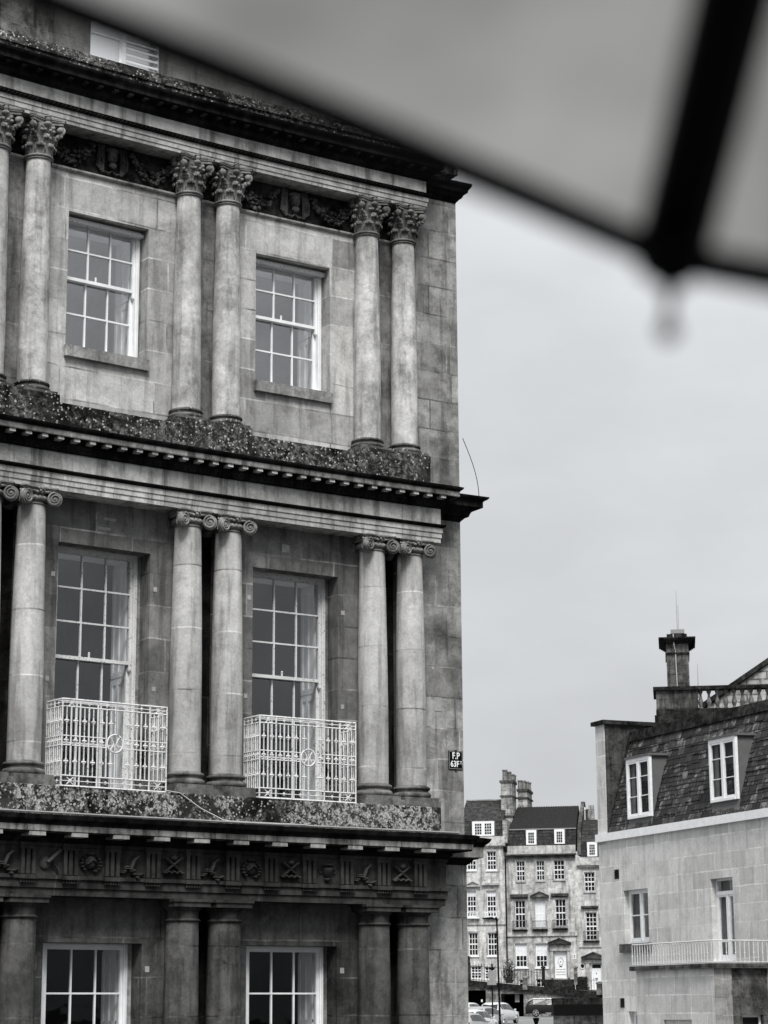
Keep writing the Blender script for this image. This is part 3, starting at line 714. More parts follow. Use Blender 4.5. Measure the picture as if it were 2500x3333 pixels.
# --- windows of the terrace
def sash(wd, h, cols_, up, lo, meet, mats, shutter=True, fw=.034, horn=True):
    """returns dict of mesh builders, x from 0 to wd, z from 0 to h, y into the room"""
    f = MB(); g = MB()
    f.box((0, 0, 0), (fw, .12, h)); f.box((wd - fw, 0, 0), (wd, .12, h)); f.box((fw, 0, h - fw), (wd - fw, .12, h)); f.box((fw, -.02, 0), (wd - fw, .13, .04))
    f.box((-.006, -.012, 0), (.016, .0, h)); f.box((wd - .016, -.012, 0), (wd + .006, .0, h)); f.box((.016, -.012, h - .018), (wd - .016, .0, h + .004))
    for (z0, z1, rows, y, st) in ((meet, h - fw, up, .02, .032), (.04, meet + .03, lo, .06, .036)):
        x0, x1 = fw, wd - fw
        f.box((x0, y, z0), (x0 + st, y + .035, z1)); f.box((x1 - st, y, z0), (x1, y + .035, z1))
        f.box((x0 + st, y, z0), (x1 - st, y + .036, z0 + .036)); f.box((x0 + st, y, z1 - .028), (x1 - st, y + .034, z1))
        for i in range(1, cols_):
            x = x0 + st + (x1 - x0 - 2 * st) * i / cols_; f.box((x - .009, y + .004, z0 + .03), (x + .009, y + .030, z1 - .02))
        for i in range(1, rows):
            z = z0 + .036 + (z1 - z0 - .064) * i / rows; f.box((x0 + st, y + .003, z - .009), (x1 - st, y + .031, z + .009))
        g.quad([(x0, y + .02, z0), (x1, y + .02, z0), (x1, y + .02, z1), (x0, y + .02, z1)])
    if horn:
        for x in (fw, wd - fw - .03):
            f.box((x, .02, meet - .06), (x + .03, .052, meet)); f.blob((x + .015, .036, meet - .06), (.015, .015, .02), 4, 6)
        f.tube([(wd * .47, .045, meet + .03), (wd * .47, .045, meet + .075)], .008, 6, .014); f.blob((wd * .47, .045, meet + .085), .014, 4, 6)
    return f, g
def room(wd, h, dep=2.6, side=1.2):
    mb = MB(); y0, y1 = .46, dep; x0, x1 = -side, wd + side; z0, z1 = -.4, h + .25
    A = [(x0, y0, z0), (x1, y0, z0), (x1, y1, z0), (x0, y1, z0), (x0, y0, z1), (x1, y0, z1), (x1, y1, z1), (x0, y1, z1)]
    for q in ((0, 1, 2, 3), (4, 5, 6, 7), (1, 2, 6, 5), (2, 3, 7, 6), (3, 0, 4, 7)): mb.quad([A[j] for j in q])
    for a, b, c, d in ((x0, 0, z0, z1), (wd, x1, z0, z1), (0, wd, z0, 0), (0, wd, h, z1)):
        mb.quad([(a, y0, c), (b, y0, c), (b, y0, d), (a, y0, d)])
    return mb
def shutters(wd, h):
    mb = MB()
    for s in (0, 1):
        X = (lambda x: x) if s == 0 else (lambda x: wd - x)
        def bx(xa, xb, ya, yb, za, zb): mb.box((min(X(xa), X(xb)), ya, za), (max(X(xa), X(xb)), yb, zb))
        bx(.0, .03, .13, .45, 0, h)
        for i in range(2):
            z0 = .08 + (h - .1) * i / 2; z1 = (h - .1) * (i + 1) / 2
            for yy in (.16, .30, .42): bx(.03, .045, yy - .02, yy + .02, z0, z1)
            for zz in (z0, z1): bx(.03, .043, .14, .44, zz - .03, zz + .03)
    mb.box((-.02, .13, h - .03), (wd + .02, .45, h - .005)); mb.box((-.02, .13, .0), (wd + .02, .45, .03))
    return mb
def make_window(key, u0, u1, z0, z1, wall, spec, gl, rm, fm, rec, xa, xb):
    wd = xb - xa; h = z1 - z0; Wt = frame(u0 + xa, z0, wall + rec)
    f, g = sash(wd, h, *spec, None); o = f.build('window', M[fm], terr, Wt); fl = MB(); fl.box((wd + .006, .004, 0), (u1 - u0 - xa + .02, .11, h)); fl.build('frame_lining', M['sill'], o, Wt); fl = MB(); fl.box((-xa - .02, .004, 0), (-.007, .11, h)); fl.build('frame_lining', M['sill'], o, Wt)
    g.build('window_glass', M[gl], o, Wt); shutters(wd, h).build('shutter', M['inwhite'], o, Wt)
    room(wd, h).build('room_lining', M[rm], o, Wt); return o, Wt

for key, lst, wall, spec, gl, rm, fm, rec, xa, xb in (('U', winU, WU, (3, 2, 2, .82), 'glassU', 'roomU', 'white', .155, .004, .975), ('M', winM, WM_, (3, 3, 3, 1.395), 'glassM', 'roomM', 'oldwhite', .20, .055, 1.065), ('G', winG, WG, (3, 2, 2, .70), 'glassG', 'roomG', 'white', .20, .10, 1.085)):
    o0, W0 = make_window(key, *lst[0], wall, spec, gl, rm, fm, rec, xa, xb)
    for h_ in lst[1:]: copy_tree(o0, frame(h_[0] + xa, h_[2], wall + rec), terr)
# sills of the upper windows
for h_ in winU:
    mb = MB(); n = 4
    Wt = frame(h_[0], 6.935, WU); mb.box((-.02, -.055, 0), (h_[1] - h_[0] + .02, .31, .125)); o = mb.build('window_sill', M['sill'], terr, Wt)
    mb = MB(); mb.box((.01, .08, 1.585), (h_[1] - h_[0] - .01, .15, 1.63)); mb.build('sun_blind_box', M['oldwhite'], o, Wt)
# attic window with louvres
f, g = sash(.91, 1.28, 2, 2, 2, .64, None); Wt = frame(-1.36, 10.62, .50)
o = f.build('window', M['white'], terr, Wt); g.build('window_glass', M['glassM'], o, Wt)
mb = MB()
for i in range(14): mb.hexa([(.47, -.03, .06 + .08 * i), (.90, -.03, .06 + .08 * i), (.90, .03, .11 + .08 * i), (.47, .03, .11 + .08 * i), (.47, -.03, .075 + .08 * i), (.90, -.03, .075 + .08 * i), (.90, .03, .125 + .08 * i), (.47, .03, .125 + .08 * i)])
mb.box((.42, -.035, 0), (.47, .03, 1.2)); mb.build('louvre', M['white'], o, Wt)
# pale repair squares and blocks in the walls
mb = MB()
def patch(u, z, w_, h_, off): mb = MB(); mb.hexa([P(u, z, off - .004), P(u + w_, z, off - .004), P(u + w_, z, off + .01), P(u, z, off + .01), P(u, z + h_, off - .004), P(u + w_, z + h_, off - .004), P(u + w_, z + h_, off + .01), P(u, z + h_, off + .01)]); mb.build('stone_repair', M['repair'], terr)
for i in (-1, 0, 1):
    d = 2.4 * i
    for (u, z) in ((-1.83, 4.50), (-.61, 4.45), (-1.86, 3.38), (-.60, 3.36)):
        patch(u + d + random.uniform(-.01, .01), z + random.uniform(-.02, .02), .045, .05, WM_)
    for (u, z) in ((-1.93, .45), (-.62, .44)): patch(u + d, z, .05, .06, WG)
patch(-1.30, 5.06, .16, .03, WM_); patch(-1.22, 5.17, .14, .03, WM_); patch(1.02, 5.08, .10, .09, WM_)
patch(3.02, 3.9, .03, .04, WM_); patch(3.05, 3.42, .10, .16, WM_); patch(2.98, 1.12, .02, .3, WG); patch(3.28, .0, .02, .5, WG)

# --- iron balconies
def quatre(mb, c, s, ax):       # four-lobed boss
    ax = Vector(ax); up = Vector((0, 0, 1)); c = Vector(c)
    for v in (ax, -ax, up, -up): mb.blob(c + v * s * .62, s * .42, 4, 6)
    mb.blob(c, s * .5, 4, 6)
def balcony(wd, dep):
    fr = MB(); orn = fr
    ZR = (0, .105, .415, .51, .81, .885)
    def run(p0, p1, plain, quats, front):
        p0 = Vector(p0); p1 = Vector(p1); d = (p1 - p0); L = d.length; d = d / L
        for k_, z in enumerate(ZR):
            if front and k_ in (2, 3):
                fr.tube([p0 + Vector((0, 0, z)), p0 + d * (L * .5 - .098) + Vector((0, 0, z))], .0072, 5); fr.tube([p0 + d * (L * .5 + .098) + Vector((0, 0, z)), p1 + Vector((0, 0, z))], .0072, 5)
            else: fr.tube([p0 + Vector((0, 0, z)), p1 + Vector((0, 0, z))], .0105 if k_ in (0, 5) else .0085, 5)
        for i in range(plain + 1):
            q = p0 + d * L * i / plain
            if front and i == plain // 2:
                fr.tube([q + Vector((0, 0, .0)), q + Vector((0, 0, .37))], .0075, 5); fr.tube([q + Vector((0, 0, .56)), q + Vector((0, 0, .885))], .0075, 5); continue
            fr.tube([q + Vector((0, 0, .0 if i % 2 == 0 else .105)), q + Vector((0, 0, .885 if i % 2 == 0 else .81))], .0092, 5)
            if i < plain:
                q2 = p0 + d * L * (i + .5) / plain
                mid = front and i in (plain // 2 - 1, plain // 2)
                if mid:
                    fr.tube([q2 + Vector((0, 0, .105)), q2 + Vector((0, 0, .385))], .006, 5); fr.tube([q2 + Vector((0, 0, .54)), q2 + Vector((0, 0, .81))], .006, 5)
                else: fr.tube([q2 + Vector((0, 0, .105)), q2 + Vector((0, 0, .81))], .006, 5)
                for z in ((.25, .665) if mid else (.25, .465, .665)):
                    quatre(orn, q2 + Vector((0, 0, z)), .029, d); orn.blob(q2 + Vector((0, 0, z - .03)), (.008, .008, .018), 4, 5); orn.blob(q2 + Vector((0, 0, z + .03)), (.008, .008, .018), 4, 5)
        for zc in (.0525, .8475):
            fr.tube([p0 + Vector((0, 0, zc)), p1 + Vector((0, 0, zc))], .005, 5)
            for i in range(0, plain, 2):
                q = p0 + d * L * (i + 1) / plain
                if front and i in (0, plain - 2):
                    for s in (-1, 1): fr.tube([q + d * (-.035) + Vector((0, 0, zc - .035 * s)), q + d * .035 + Vector((0, 0, zc + .035 * s))], .006, 5)
                quatre(orn, q + Vector((0, 0, zc)), .020, d)
    run((0, -dep, 0), (wd, -dep, 0), 12, True, True)
    run((0, -dep, 0), (0, -.01, 0), 4, True, False); run((wd, -dep, 0), (wd, -.01, 0), 4, True, False)
    c = Vector((wd / 2, -dep, .4625)); rr = .092
    fr.tube([c + Vector((rr * cos(a), 0, rr * sin(a))) for a in [2 * pi * q / 24 for q in range(25)]], .0095, 6)
    for s in (-1, 1):
        fr.tube([c + Vector((s * (.018 + .05 * (abs(t) ** 1.6)), 0, t * .078)) for t in [-1 + q / 5 for q in range(11)]], .0075, 5)
    fr.tube([c + Vector((0, 0, -.09)), c + Vector((0, 0, 0))], .007, 5)
    return fr, orn
fr, orn = balcony(1.235, .34)
W0 = frame(-1.845, 2.272, .10)
rail0 = fr.build('balcony_railing', M['iron'], terr, W0);
copy_tree(rail0, frame(.535, 2.272, .10), terr)
# wispy pot plants behind the balcony railings
def wisp(seed, n, h):
    rs = random.Random(seed); mb = MB(); pot = MB()
    pot.lathe([(.05, 0), (.07, .10), (.075, .11), (.06, .11)], 12)
    for i in range(n):
        a = rs.uniform(0, 2 * pi); l_ = rs.uniform(.4, 1) * h; pts = []; ln = rs.uniform(.1, .45)
        for q in range(6):
            t = q / 5; pts.append(Vector((cos(a) * ln * t * t * l_, sin(a) * ln * t * t * l_ * .5, .1 + l_ * t)))
        mb.tube(pts, .004, 4, .0015)
        for q in range(1, 6):
            p = pts[q]
            for s in (-1, 1):
                d = Vector((rs.uniform(-1, 1), rs.uniform(-1, 1), rs.uniform(-.2, .8))).normalized() * .05; sd_ = d.cross(Vector((0, 0, 1))).normalized() * .009
                mb.quad([p, p + d * .5 + sd_, p + d, p + d * .5 - sd_])
    return mb, pot
for uu, sd_, lab in ((-.83, 3, 'wispy dark potted plant behind the right end of the left white balcony railing'), (1.50, 8, 'wispy dark potted plant behind the right end of the right white balcony railing')):
    mbw, pot = wisp(sd_, 22, .55); Wt = frame(uu, 2.275, -.10)
    e = empty('potted_plant', Wt, lab, 'plant', 'pot plants on the balconies'); mbw.build('foliage', M['leaf'], e, Wt); pot.build('pot', M['pot'], e, Wt)

# --- fire plug sign (text as real raised letters)
def text_mesh(txt, size, loc, par, Wt, mat, extr=.004, name='lettering'):
    cu = bpy.data.curves.new(name, 'FONT'); cu.body = txt; cu.size = size; cu.extrude = extr; cu.offset = size * .022; cu.align_x = 'CENTER'; cu.resolution_u = 3; cu.space_character = 1.05
    ob = bpy.data.objects.new(name, cu); col.objects.link(ob); dg = bpy.context.evaluated_depsgraph_get()
    me = bpy.data.meshes.new_from_object(ob.evaluated_get(dg)); col.objects.unlink(ob); bpy.data.objects.remove(ob)
    me.transform(Matrix.Translation(Vector(loc)) @ Matrix.Rotation(pi / 2, 4, 'X') @ Matrix.Diagonal((.78, 1, 1, 1)))
    me.materials.clear(); me.materials.append(mat)
    o = bpy.data.objects.new(name, me); col.objects.link(o); put(o, par, Wt); return o
Wt = frame(3.232, 2.755, WM_ - .012)
e = empty('wall_sign', Wt, 'black plate reading F.P 63FT fixed at the right corner of the terrace', 'sign')
mb = MB(); mb.box((0, 0, 0), (.192, .012, .215)); mb.tube([(.096, .005, .215), (.096, .005, .222)], .018, 10); mb.tube([(.096, .005, -.006), (.096, .005, 0)], .018, 10); mb.build('plate', M['black'], e, Wt)
mb = MB(); r_ = .0022
for a, b in (((.008, 0, .008), (.184, 0, .008)), ((.184, 0, .008), (.184, 0, .207)), ((.184, 0, .207), (.008, 0, .207)), ((.008, 0, .207), (.008, 0, .008))): mb.tube([a, b], r_, 4)
mb.build('border', M['cable'], e, Wt)
text_mesh('F.P', .106, (.096, -.001, .122), e, Wt, M['white']); text_mesh('63F', .098, (.080, -.001, .03), e, Wt, M['white']); text_mesh('T.', .05, (.168, -.001, .062), e, Wt, M['white'])
# --- loose cables
mb = MB(); pts = []
for q in range(13):
    t = q / 12; a = Vector((0, 0, 0)); u = 3.50 + .17 * sin(t * pi * .55) + .02 * t; pts.append(P(u, 6.75 - .72 * t, .13 - .05 * t))
mb.tube(pts, .0045, 5); tag(mb.build('loose_cable', M['black'], None, smooth=True), 'thin dark cable looping down outside the terrace corner onto the middle cornice', 'cable')
mb = MB(); mb.tube([P(-.62, 2.285, -.25), P(-.45, 2.27, -.25), P(-.2, 2.12, -.26), P(.02, 2.0, -.36), P(.08, 1.985, -.42), P(1.0, 1.985, -.445)], .007, 5)
tag(mb.build('white_cable', M['cable'], None, smooth=True), 'pale cable running diagonally down the lichened ledge under the balconies', 'cable')

# ------------------------------------------------------------------ planes for the buildings further off
def ray(px, py): return CR * ((px - IW / 2) / F_PX) - CU * ((py - IH / 2) / F_PX) + CF
class Plane:
    """vertical plane; local x runs to the right along it, y goes into the building, z is up"""
    def __init__(s, px, dist, ang):
        d = ray(px, 3290); d = Vector((d.x, d.y, 0)); s.B = d / d.y * dist; s.a = ang
        s.x = Vector((cos(ang), sin(ang), 0)); s.y = Vector((-sin(ang), cos(ang), 0)); s.W = trans(s.B) @ rotz(ang)
    def at(s, px, py, dy=0.0):
        r = ray(px, py); B = s.B + s.y * dy; t = B.dot(s.y) / r.dot(s.y); p = r * t - s.B; return (p.dot(s.x), p.z)
    def rect(s, x0, y0, x1, y1, dy=0.0):
        a = s.at((x0 + x1) / 2, (y0 + y1) / 2, dy); l = s.at(x0, (y0 + y1) / 2, dy)[0]; r = s.at(x1, (y0 + y1) / 2, dy)[0]
        return l, r, s.at((x0 + x1) / 2, y1, dy)[1], s.at((x0 + x1) / 2, y0, dy)[1]
def wallmb(x0, x1, z0, z1, holes, depth, y=0.0, mb=None):
    mb = mb or MB(); xs = sorted(set([x0, x1] + [v for h in holes for v in h[:2]])); zs = sorted(set([z0, z1] + [v for h in holes for v in h[2:4]]))
    xs = [v for v in xs if x0 <= v <= x1]; zs = [v for v in zs if z0 <= v <= z1]
    for a, b in zip(xs, xs[1:]):
        for c, d in zip(zs, zs[1:]):
            if any(h[0] < (a + b) / 2 < h[1] and h[2] < (c + d) / 2 < h[3] for h in holes): continue
            mb.quad([(a, y, c), (b, y, c), (b, y, d), (a, y, d)], [(a, c), (b, c), (b, d), (a, d)])
    for a, b, c, d in holes:
        for xx in (a, b): mb.quad([(xx, y, c), (xx, y + depth, c), (xx, y + depth, d), (xx, y, d)], [(xx, c), (xx + depth, c), (xx + depth, d), (xx, d)])
        for zz in (c, d): mb.quad([(a, y, zz), (b, y, zz), (b, y + depth, zz), (a, y + depth, zz)], [(a, zz), (b, zz), (b, zz + depth), (a, zz + depth)])
    return mb
def win(par, W, x0, x1, z0, z1, y, cols_, rows, fw=.06, bar=.022, mat='white', glass='dglass', sill=None, meet=None, surround=None, blind=None, label=None):
    f = MB(); f.box((x0, y, z0), (x0 + fw, y + .08, z1)); f.box((x1 - fw, y, z0), (x1, y + .08, z1)); f.box((x0 + fw, y, z1 - fw), (x1 - fw, y + .08, z1)); f.box((x0 + fw, y, z0), (x1 - fw, y + .08, z0 + fw))
    for i in range(1, cols_): x = x0 + fw + (x1 - x0 - 2 * fw) * i / cols_; f.box((x - bar / 2, y + .02, z0 + fw), (x + bar / 2, y + .05, z1 - fw))
    for i in range(1, rows):
        z = z0 + fw + (z1 - z0 - 2 * fw) * i / rows; b = bar / 2 if not (meet == i) else bar * 1.1
        f.box((x0 + fw, y + .018, z - b), (x1 - fw, y + .052, z + b))
    o = f.build('window', M[mat], par, W)
    g = MB(); g.quad([(x0, y + .06, z0), (x1, y + .06, z0), (x1, y + .06, z1), (x0, y + .06, z1)]); g.build('pane', M[glass], o, W)
    if blind:
        zb = z1 - (z1 - z0) * blind; b = MB(); b.box((x0 + fw, y + .028, zb), (x1 - fw, y + .045, z1 - fw)); b.build('blind', M['blind'], o, W)
    if sill: s = MB(); s.box((x0 - .12, -.10, z0 - .16), (x1 + .12, y + .02, z0)); s.build('sill', M[sill], o, W)
    if surround:
        s = MB(); t = .16; s.box((x0 - t, -.05, z0), (x0 - .01, .03, z1 + t)); s.box((x1 + .01, -.05, z0), (x1 + t, .03, z1 + t)); s.box((x0 - .01, -.05, z1 + .01), (x1 + .01, .03, z1 + t)); s.build('surround', M[surround], o, W)
    return o

# ------------------------------------------------------------------ right-hand building with slate mansard
PR = Plane(2320, 70, atan2(-.917, .40)); Rb = empty('mansard_house', PR.W, 'pale ashlar house with stone-slated mansard, two white dormers and a curved-cornered balcony, at the right', 'building')
L0 = PR.at(1955, 3000)[0]; R0 = PR.at(2500, 2800)[0] + 6
zf0 = PR.at(2225, 2674 + 27)[1]; zf1 = PR.at(2225, 2674)[1]; zb = -1.8
w1 = PR.rect(2032, 2895, 2111, 3070); w1 = (w1[0], w1[1], PR.at(2075, 3071)[1], PR.at(2068, 2895)[1])
fd_ = (PR.at(2316, 2960)[0], PR.at(2388, 2960)[0], PR.at(2356, 3128)[1], PR.at(2346, 2858)[1])
wl = (PR.at(2046, 3310)[0], PR.at(2077, 3310)[0], -1.2, PR.at(2060, 3292)[1])
mb = wallmb(L0, R0, zb, zf0 + .05, [w1, fd_, wl], .28)
mb.quad([(L0, 0, zb), (L0, 8, zb), (L0, 8, zf0), (L0, 0, zf0)], [(0, zb), (8, zb), (8, zf0), (0, zf0)])
mb.build('wall', M['stoneR'], Rb, PR.W)
# white gutter fascia
mb = MB(); mb.box((L0 - .02, -.12, zf0), (R0, .0, zf1)); mb.build('gutter_fascia', M['white'], Rb, PR.W)
# mansard
zt = PR.at(2250, 2338, 1.1)[1]; ztb = zt - .36; SL = 1.0
xl = PR.at(1985, 2712, .05)[0]
def slope_rows(mbx, x0, x1, z0, z1, y0, y1, row=.30):
    n = max(1, int((z1 - z0) / row))
    for i in range(n):
        a = z0 + (z1 - z0) * i / n; b = z0 + (z1 - z0) * (i + 1) / n + .03; ya = y0 + (y1 - y0) * i / n; yb = y0 + (y1 - y0) * (i + 1) / n
        rs = random.Random(i * 7 + int(x0 * 3)); x = x0 + (rs.random() * .3)
        xx = [x0]
        while xx[-1] < x1: xx.append(xx[-1] + rs.uniform(.26, .5))
        for p, q in zip(xx, xx[1:]):
            q = min(q, x1) - .012
            if q - p < .03: continue
            t = rs.uniform(.035, .07); dz = rs.uniform(-.03, .02); t2 = t + rs.uniform(-.01, .01)
            mbx.hexa([(p, ya - t, a + dz), (q, ya - t2, a + dz + rs.uniform(-.012, .012)), (q, ya + .03, a + dz), (p, ya + .03, a + dz), (p, yb - t * .3, b), (q, yb - t * .3, b), (q, yb + .03, b), (p, yb + .03, b)])
mb = MB(); slope_rows(mb, xl, R0, zf1 + .02, ztb, .02, SL); mb.quad([(xl, .03, zf1), (R0, .03, zf1), (R0, SL + .03, ztb), (xl, SL + .03, ztb)])
mb.build('mansard_roof', M['tileR'], Rb, PR.W)
mb = MB(); mb.hexa([(xl, SL - .10, ztb), (R0, SL - .10, ztb), (R0, SL + .3, ztb), (xl, SL + .3, ztb), (xl, SL - .02, zt), (R0, SL - .02, zt), (R0, SL + .3, zt), (xl, SL + .3, zt)])
mb.box((xl, SL + .3, zt - .35), (R0, SL + 7, zt - .05)); mb.build('roof_flashing', M['copingd'], Rb, PR.W)
# party wall rising past the mansard
xpw = PR.at(1952, 2430)[0]; xpl = PR.at(1928, 2430)[0]; zpt = PR.at(1930, 2366)[1]
mb = MB(); mb.box((L0 + .0, .0, zf0 - .1), (L0 + .62, 5.0, zpt)); mb.build('party_wall', M['stoneR'], Rb, PR.W)
mb = MB(); mb.box((L0 + .62, .03, zf1), (L0 + .66, 4.9, zpt - .02)); mb.build('party_wall_face', M['partyd'], Rb, PR.W)
mb = MB(); mb.box((L0 - .12, -.12, zpt), (L0 + .78, 5.2, zpt + .14)); mb.build('coping', M['copingd'], Rb, PR.W)
mb = MB(); mb.hexa([(L0 + .66, .0, zf1), (xl, .0, zf1), (xl, .1, zf1), (L0 + .66, .1, zf1), (L0 + .66, SL, zt), (xl + .05, SL, zt), (xl + .05, SL + .1, zt), (L0 + .66, SL + .1, zt)]); mb.build('lead_gutter', M['copingd'], Rb, PR.W)
p_ = PR.at(2068, 2380, 2.4); mb = MB(); mb.lathe([(.12, p_[1] - .7), (.12, p_[1]), (.16, p_[1] + .02), (.16, p_[1] + .12), (.1, p_[1] + .22), (0, p_[1] + .24)], 12, (p_[0], 2.4, 0)); mb.build('flue', M['lead'], Rb, PR.W, smooth=True)
# dormers
def dormer(c):
    (xa, ya), (xb, yb), (xc, yc), (xd, yd) = c      # TL TR BL BR pixels
    z1 = (PR.at(xa, ya, .02)[1] + PR.at(xb, yb, .02)[1]) / 2; z0 = (PR.at(xc, yc, .02)[1] + PR.at(xd, yd, .02)[1]) / 2
    x0 = (PR.at(xa, ya, .02)[0] + PR.at(xc, yc, .02)[0]) / 2; x1 = (PR.at(xb, yb, .02)[0] + PR.at(xd, yd, .02)[0]) / 2
    hh = ztb - zf1; ys = lambda z: SL * (z - zf1) / hh
    mb = MB(); 
    for xx in (x0 + .05, x1 - .05): mb.quad([(xx, .05, z0), (xx, ys(z0) + .05, z0), (xx, ys(z1) + .3, z1 + .02), (xx, .05, z1)], [(0, z0), (.2, z0), (1, z1), (0, z1)])
    mb.hexa([(x0 - .04, -.06, z1), (x1 + .04, -.06, z1), (x1 + .04, ys(z1) + .4, z1 + .03), (x0 - .04, ys(z1) + .4, z1 + .03), (x0 - .04, -.06, z1 + .07), (x1 + .04, -.06, z1 + .07), (x1 + .04, ys(z1) + .4, z1 + .12), (x0 - .04, ys(z1) + .4, z1 + .12)])
    mb.hexa([(x0, .0, zf1 + .05), (x1, .0, zf1 + .05), (x1, .12, zf1 + .05), (x0, .12, zf1 + .05), (x0, .06, z0), (x1, .06, z0), (x1, .3, z0), (x0, .3, z0)])
    d = mb.build('dormer', M['cheek'], Rb, PR.W)
    f = MB(); t = .09; y = -.02
    f.box((x0, y, z0), (x0 + t, y + .1, z1)); f.box((x1 - t, y, z0), (x1, y + .1, z1)); f.box((x0 + t, y, z1 - t * 1.3), (x1 - t, y + .1, z1)); f.box((x0 + t, y - .02, z0), (x1 - t, y + .1, z0 + t * .9))
    xm = (x0 + x1) / 2; f.box((xm - .055, y + .0, z0 + t), (xm + .055, y + .08, z1 - t))
    for a, b in ((x0 + t, xm - .055), (xm + .055, x1 - t)):
        f.box((a, y + .015, z0 + t), (a + .05, y + .07, z1 - t)); f.box((b - .05, y + .015, z0 + t), (b, y + .07, z1 - t)); f.box((a + .05, y + .015, z0 + t), (b - .05, y + .07, z0 + t + .07)); f.box((a + .05, y + .015, z1 - t - .09), (b - .05, y + .07, z1 - t - .03))
        for fr_ in (.36, .68): zz = z0 + (z1 - z0) * fr_; f.box((a + .05, y + .03, zz - .014), (b - .05, y + .055, zz + .014))
    f.build('frame', M['white'], d, PR.W)
    g = MB(); g.quad([(x0 + t, y + .05, z0), (x1 - t, y + .05, z0), (x1 - t, y + .05, z1), (x0 + t, y + .05, z1)]); g.build('pane', M['glassG'], d, PR.W)
    g = MB(); g.box((x0 + t, y + .5, z0), (x1 - t, y + .55, z1)); 
    for q in range(7):
        xx = x0 + t + .02 + .03 * q; g.tube([(xx, y + .16 + .015 * (q % 2), z0), (xx + .03, y + .16 + .015 * (q % 2), z1)], .02, 5)
    g.build('curtain', M['roomM'], d, PR.W)
dormer(((2040, 2473), (2115, 2459), (2046, 2668), (2122, 2655))); dormer(((2306, 2411), (2393, 2393), (2318, 2615), (2404, 2598)))
# windows
def casement(c, y, transom=None, split=.55, name='window'):
    x0, x1, z0, z1 = c; f = MB(); t = .07
    f.box((x0, y, z0), (x0 + t, y + .08, z1)); f.box((x1 - t, y, z0), (x1, y + .08, z1)); f.box((x0 + t, y, z1 - t), (x1 - t, y + .08, z1)); f.box((x0 + t, y, z0), (x1 - t, y + .08, z0 + .1))
    zt_ = z1 - t if transom is None else z0 + (z1 - z0) * transom
    if transom: f.box((x0 + t, y - .02, zt_), (x1 - t, y + .08, zt_ + .12))
    xm = (x0 + x1) / 2; f.box((xm - .045, y - .01, z0 + .1), (xm + .045, y + .08, zt_))
    for a, b in ((x0 + t, xm - .045), (xm + .045, x1 - t)):
        f.box((a, y + .01, z0 + .1), (a + .06, y + .07, zt_)); f.box((b - .06, y + .01, z0 + .1), (b, y + .07, zt_)); f.box((a + .06, y + .01, z0 + .1), (b - .06, y + .07, z0 + .2)); f.box((a + .06, y + .01, zt_ - .06), (b - .06, y + .07, zt_))
        zz = z0 + (zt_ - z0) * split; f.box((a + .06, y + .02, zz - .018), (b - .06, y + .06, zz + .018))
    o = f.build(name, M['white'], Rb, PR.W); g = MB(); g.quad([(x0, y + .05, z0), (x1, y + .05, z0), (x1, y + .05, z1), (x0, y + .05, z1)]); g.build('pane', M['glassG'], o, PR.W)
    g = MB(); g.box((x0 - .3, y + 1.4, z0 - .2), (x1 + .3, y + 1.45, z1 + .2)); g.build('room_lining', M['roomG'], o, PR.W)
    g = MB()
    for q in range(8):
        xx = x0 + .08 + .05 * q; g.tube([(xx, y + .18 + .02 * (q % 2), z0 + .05), (xx, y + .18 + .02 * (q % 2), z1)], .035, 6)
    g.build('curtain', M['roomM'], o, PR.W)
    return o
ow = casement(w1, .2); s = MB(); s.box((w1[0] - .16, -.14, w1[2] - .28), (w1[1] + .16, .2, w1[2])); s.build('sill', M['chimd'], ow, PR.W)
casement(fd_, .2, .80, .30, 'french_door'); casement(wl, .2)
# vents
for (a, b, c_, d_) in ((2001, 2830, 2015, 2861), (2020, 3249, 2033, 3280)):
    x0, x1, z0, z1 = PR.rect(a, b, c_, d_); mb = MB(); mb.box((x0, -.004, z0), (x1, .02, z1)); vv = mb.build('vent', M['black'], Rb, PR.W); mb = MB()
    for i in range(5): z = z0 + (z1 - z0) * (i + .5) / 5; mb.box((x0, -.03, z - .008), (x1, -.005, z + .012))
    mb.build('louvre', M['partyd'], vv, PR.W)
# projecting lower block with balcony on top
DP = 1.9
bl = PR.at(2072, 3230, -DP)[0]; br = PR.at(2326, 3230, -DP)[0]; zs = PR.at(2327, 3135, -DP)[1]; br2 = br
mb = MB(); pan = (PR.at(2160, 3325, -DP)[0], PR.at(2252, 3325, -DP)[0], -1.2, PR.at(2205, 3319, -DP)[1])
wallmb(bl, br - .0, zb, zs - .14, [pan], .09, -DP, mb); mb.quad([(pan[0], -DP + .09, pan[2]), (pan[1], -DP + .09, pan[2]), (pan[1], -DP + .09, pan[3]), (pan[0], -DP + .09, pan[3])], [(pan[0], pan[2]), (pan[1], pan[2]), (pan[1], pan[3]), (pan[0], pan[3])])
mb.quad([(bl, -DP, zb), (bl, 0, zb), (bl, 0, zs - .14), (bl, -DP, zs - .14)], [(0, zb), (DP, zb), (DP, zs - .14), (0, zs - .14)]); mb.build('lower_block', M['stoneR'], Rb, PR.W)
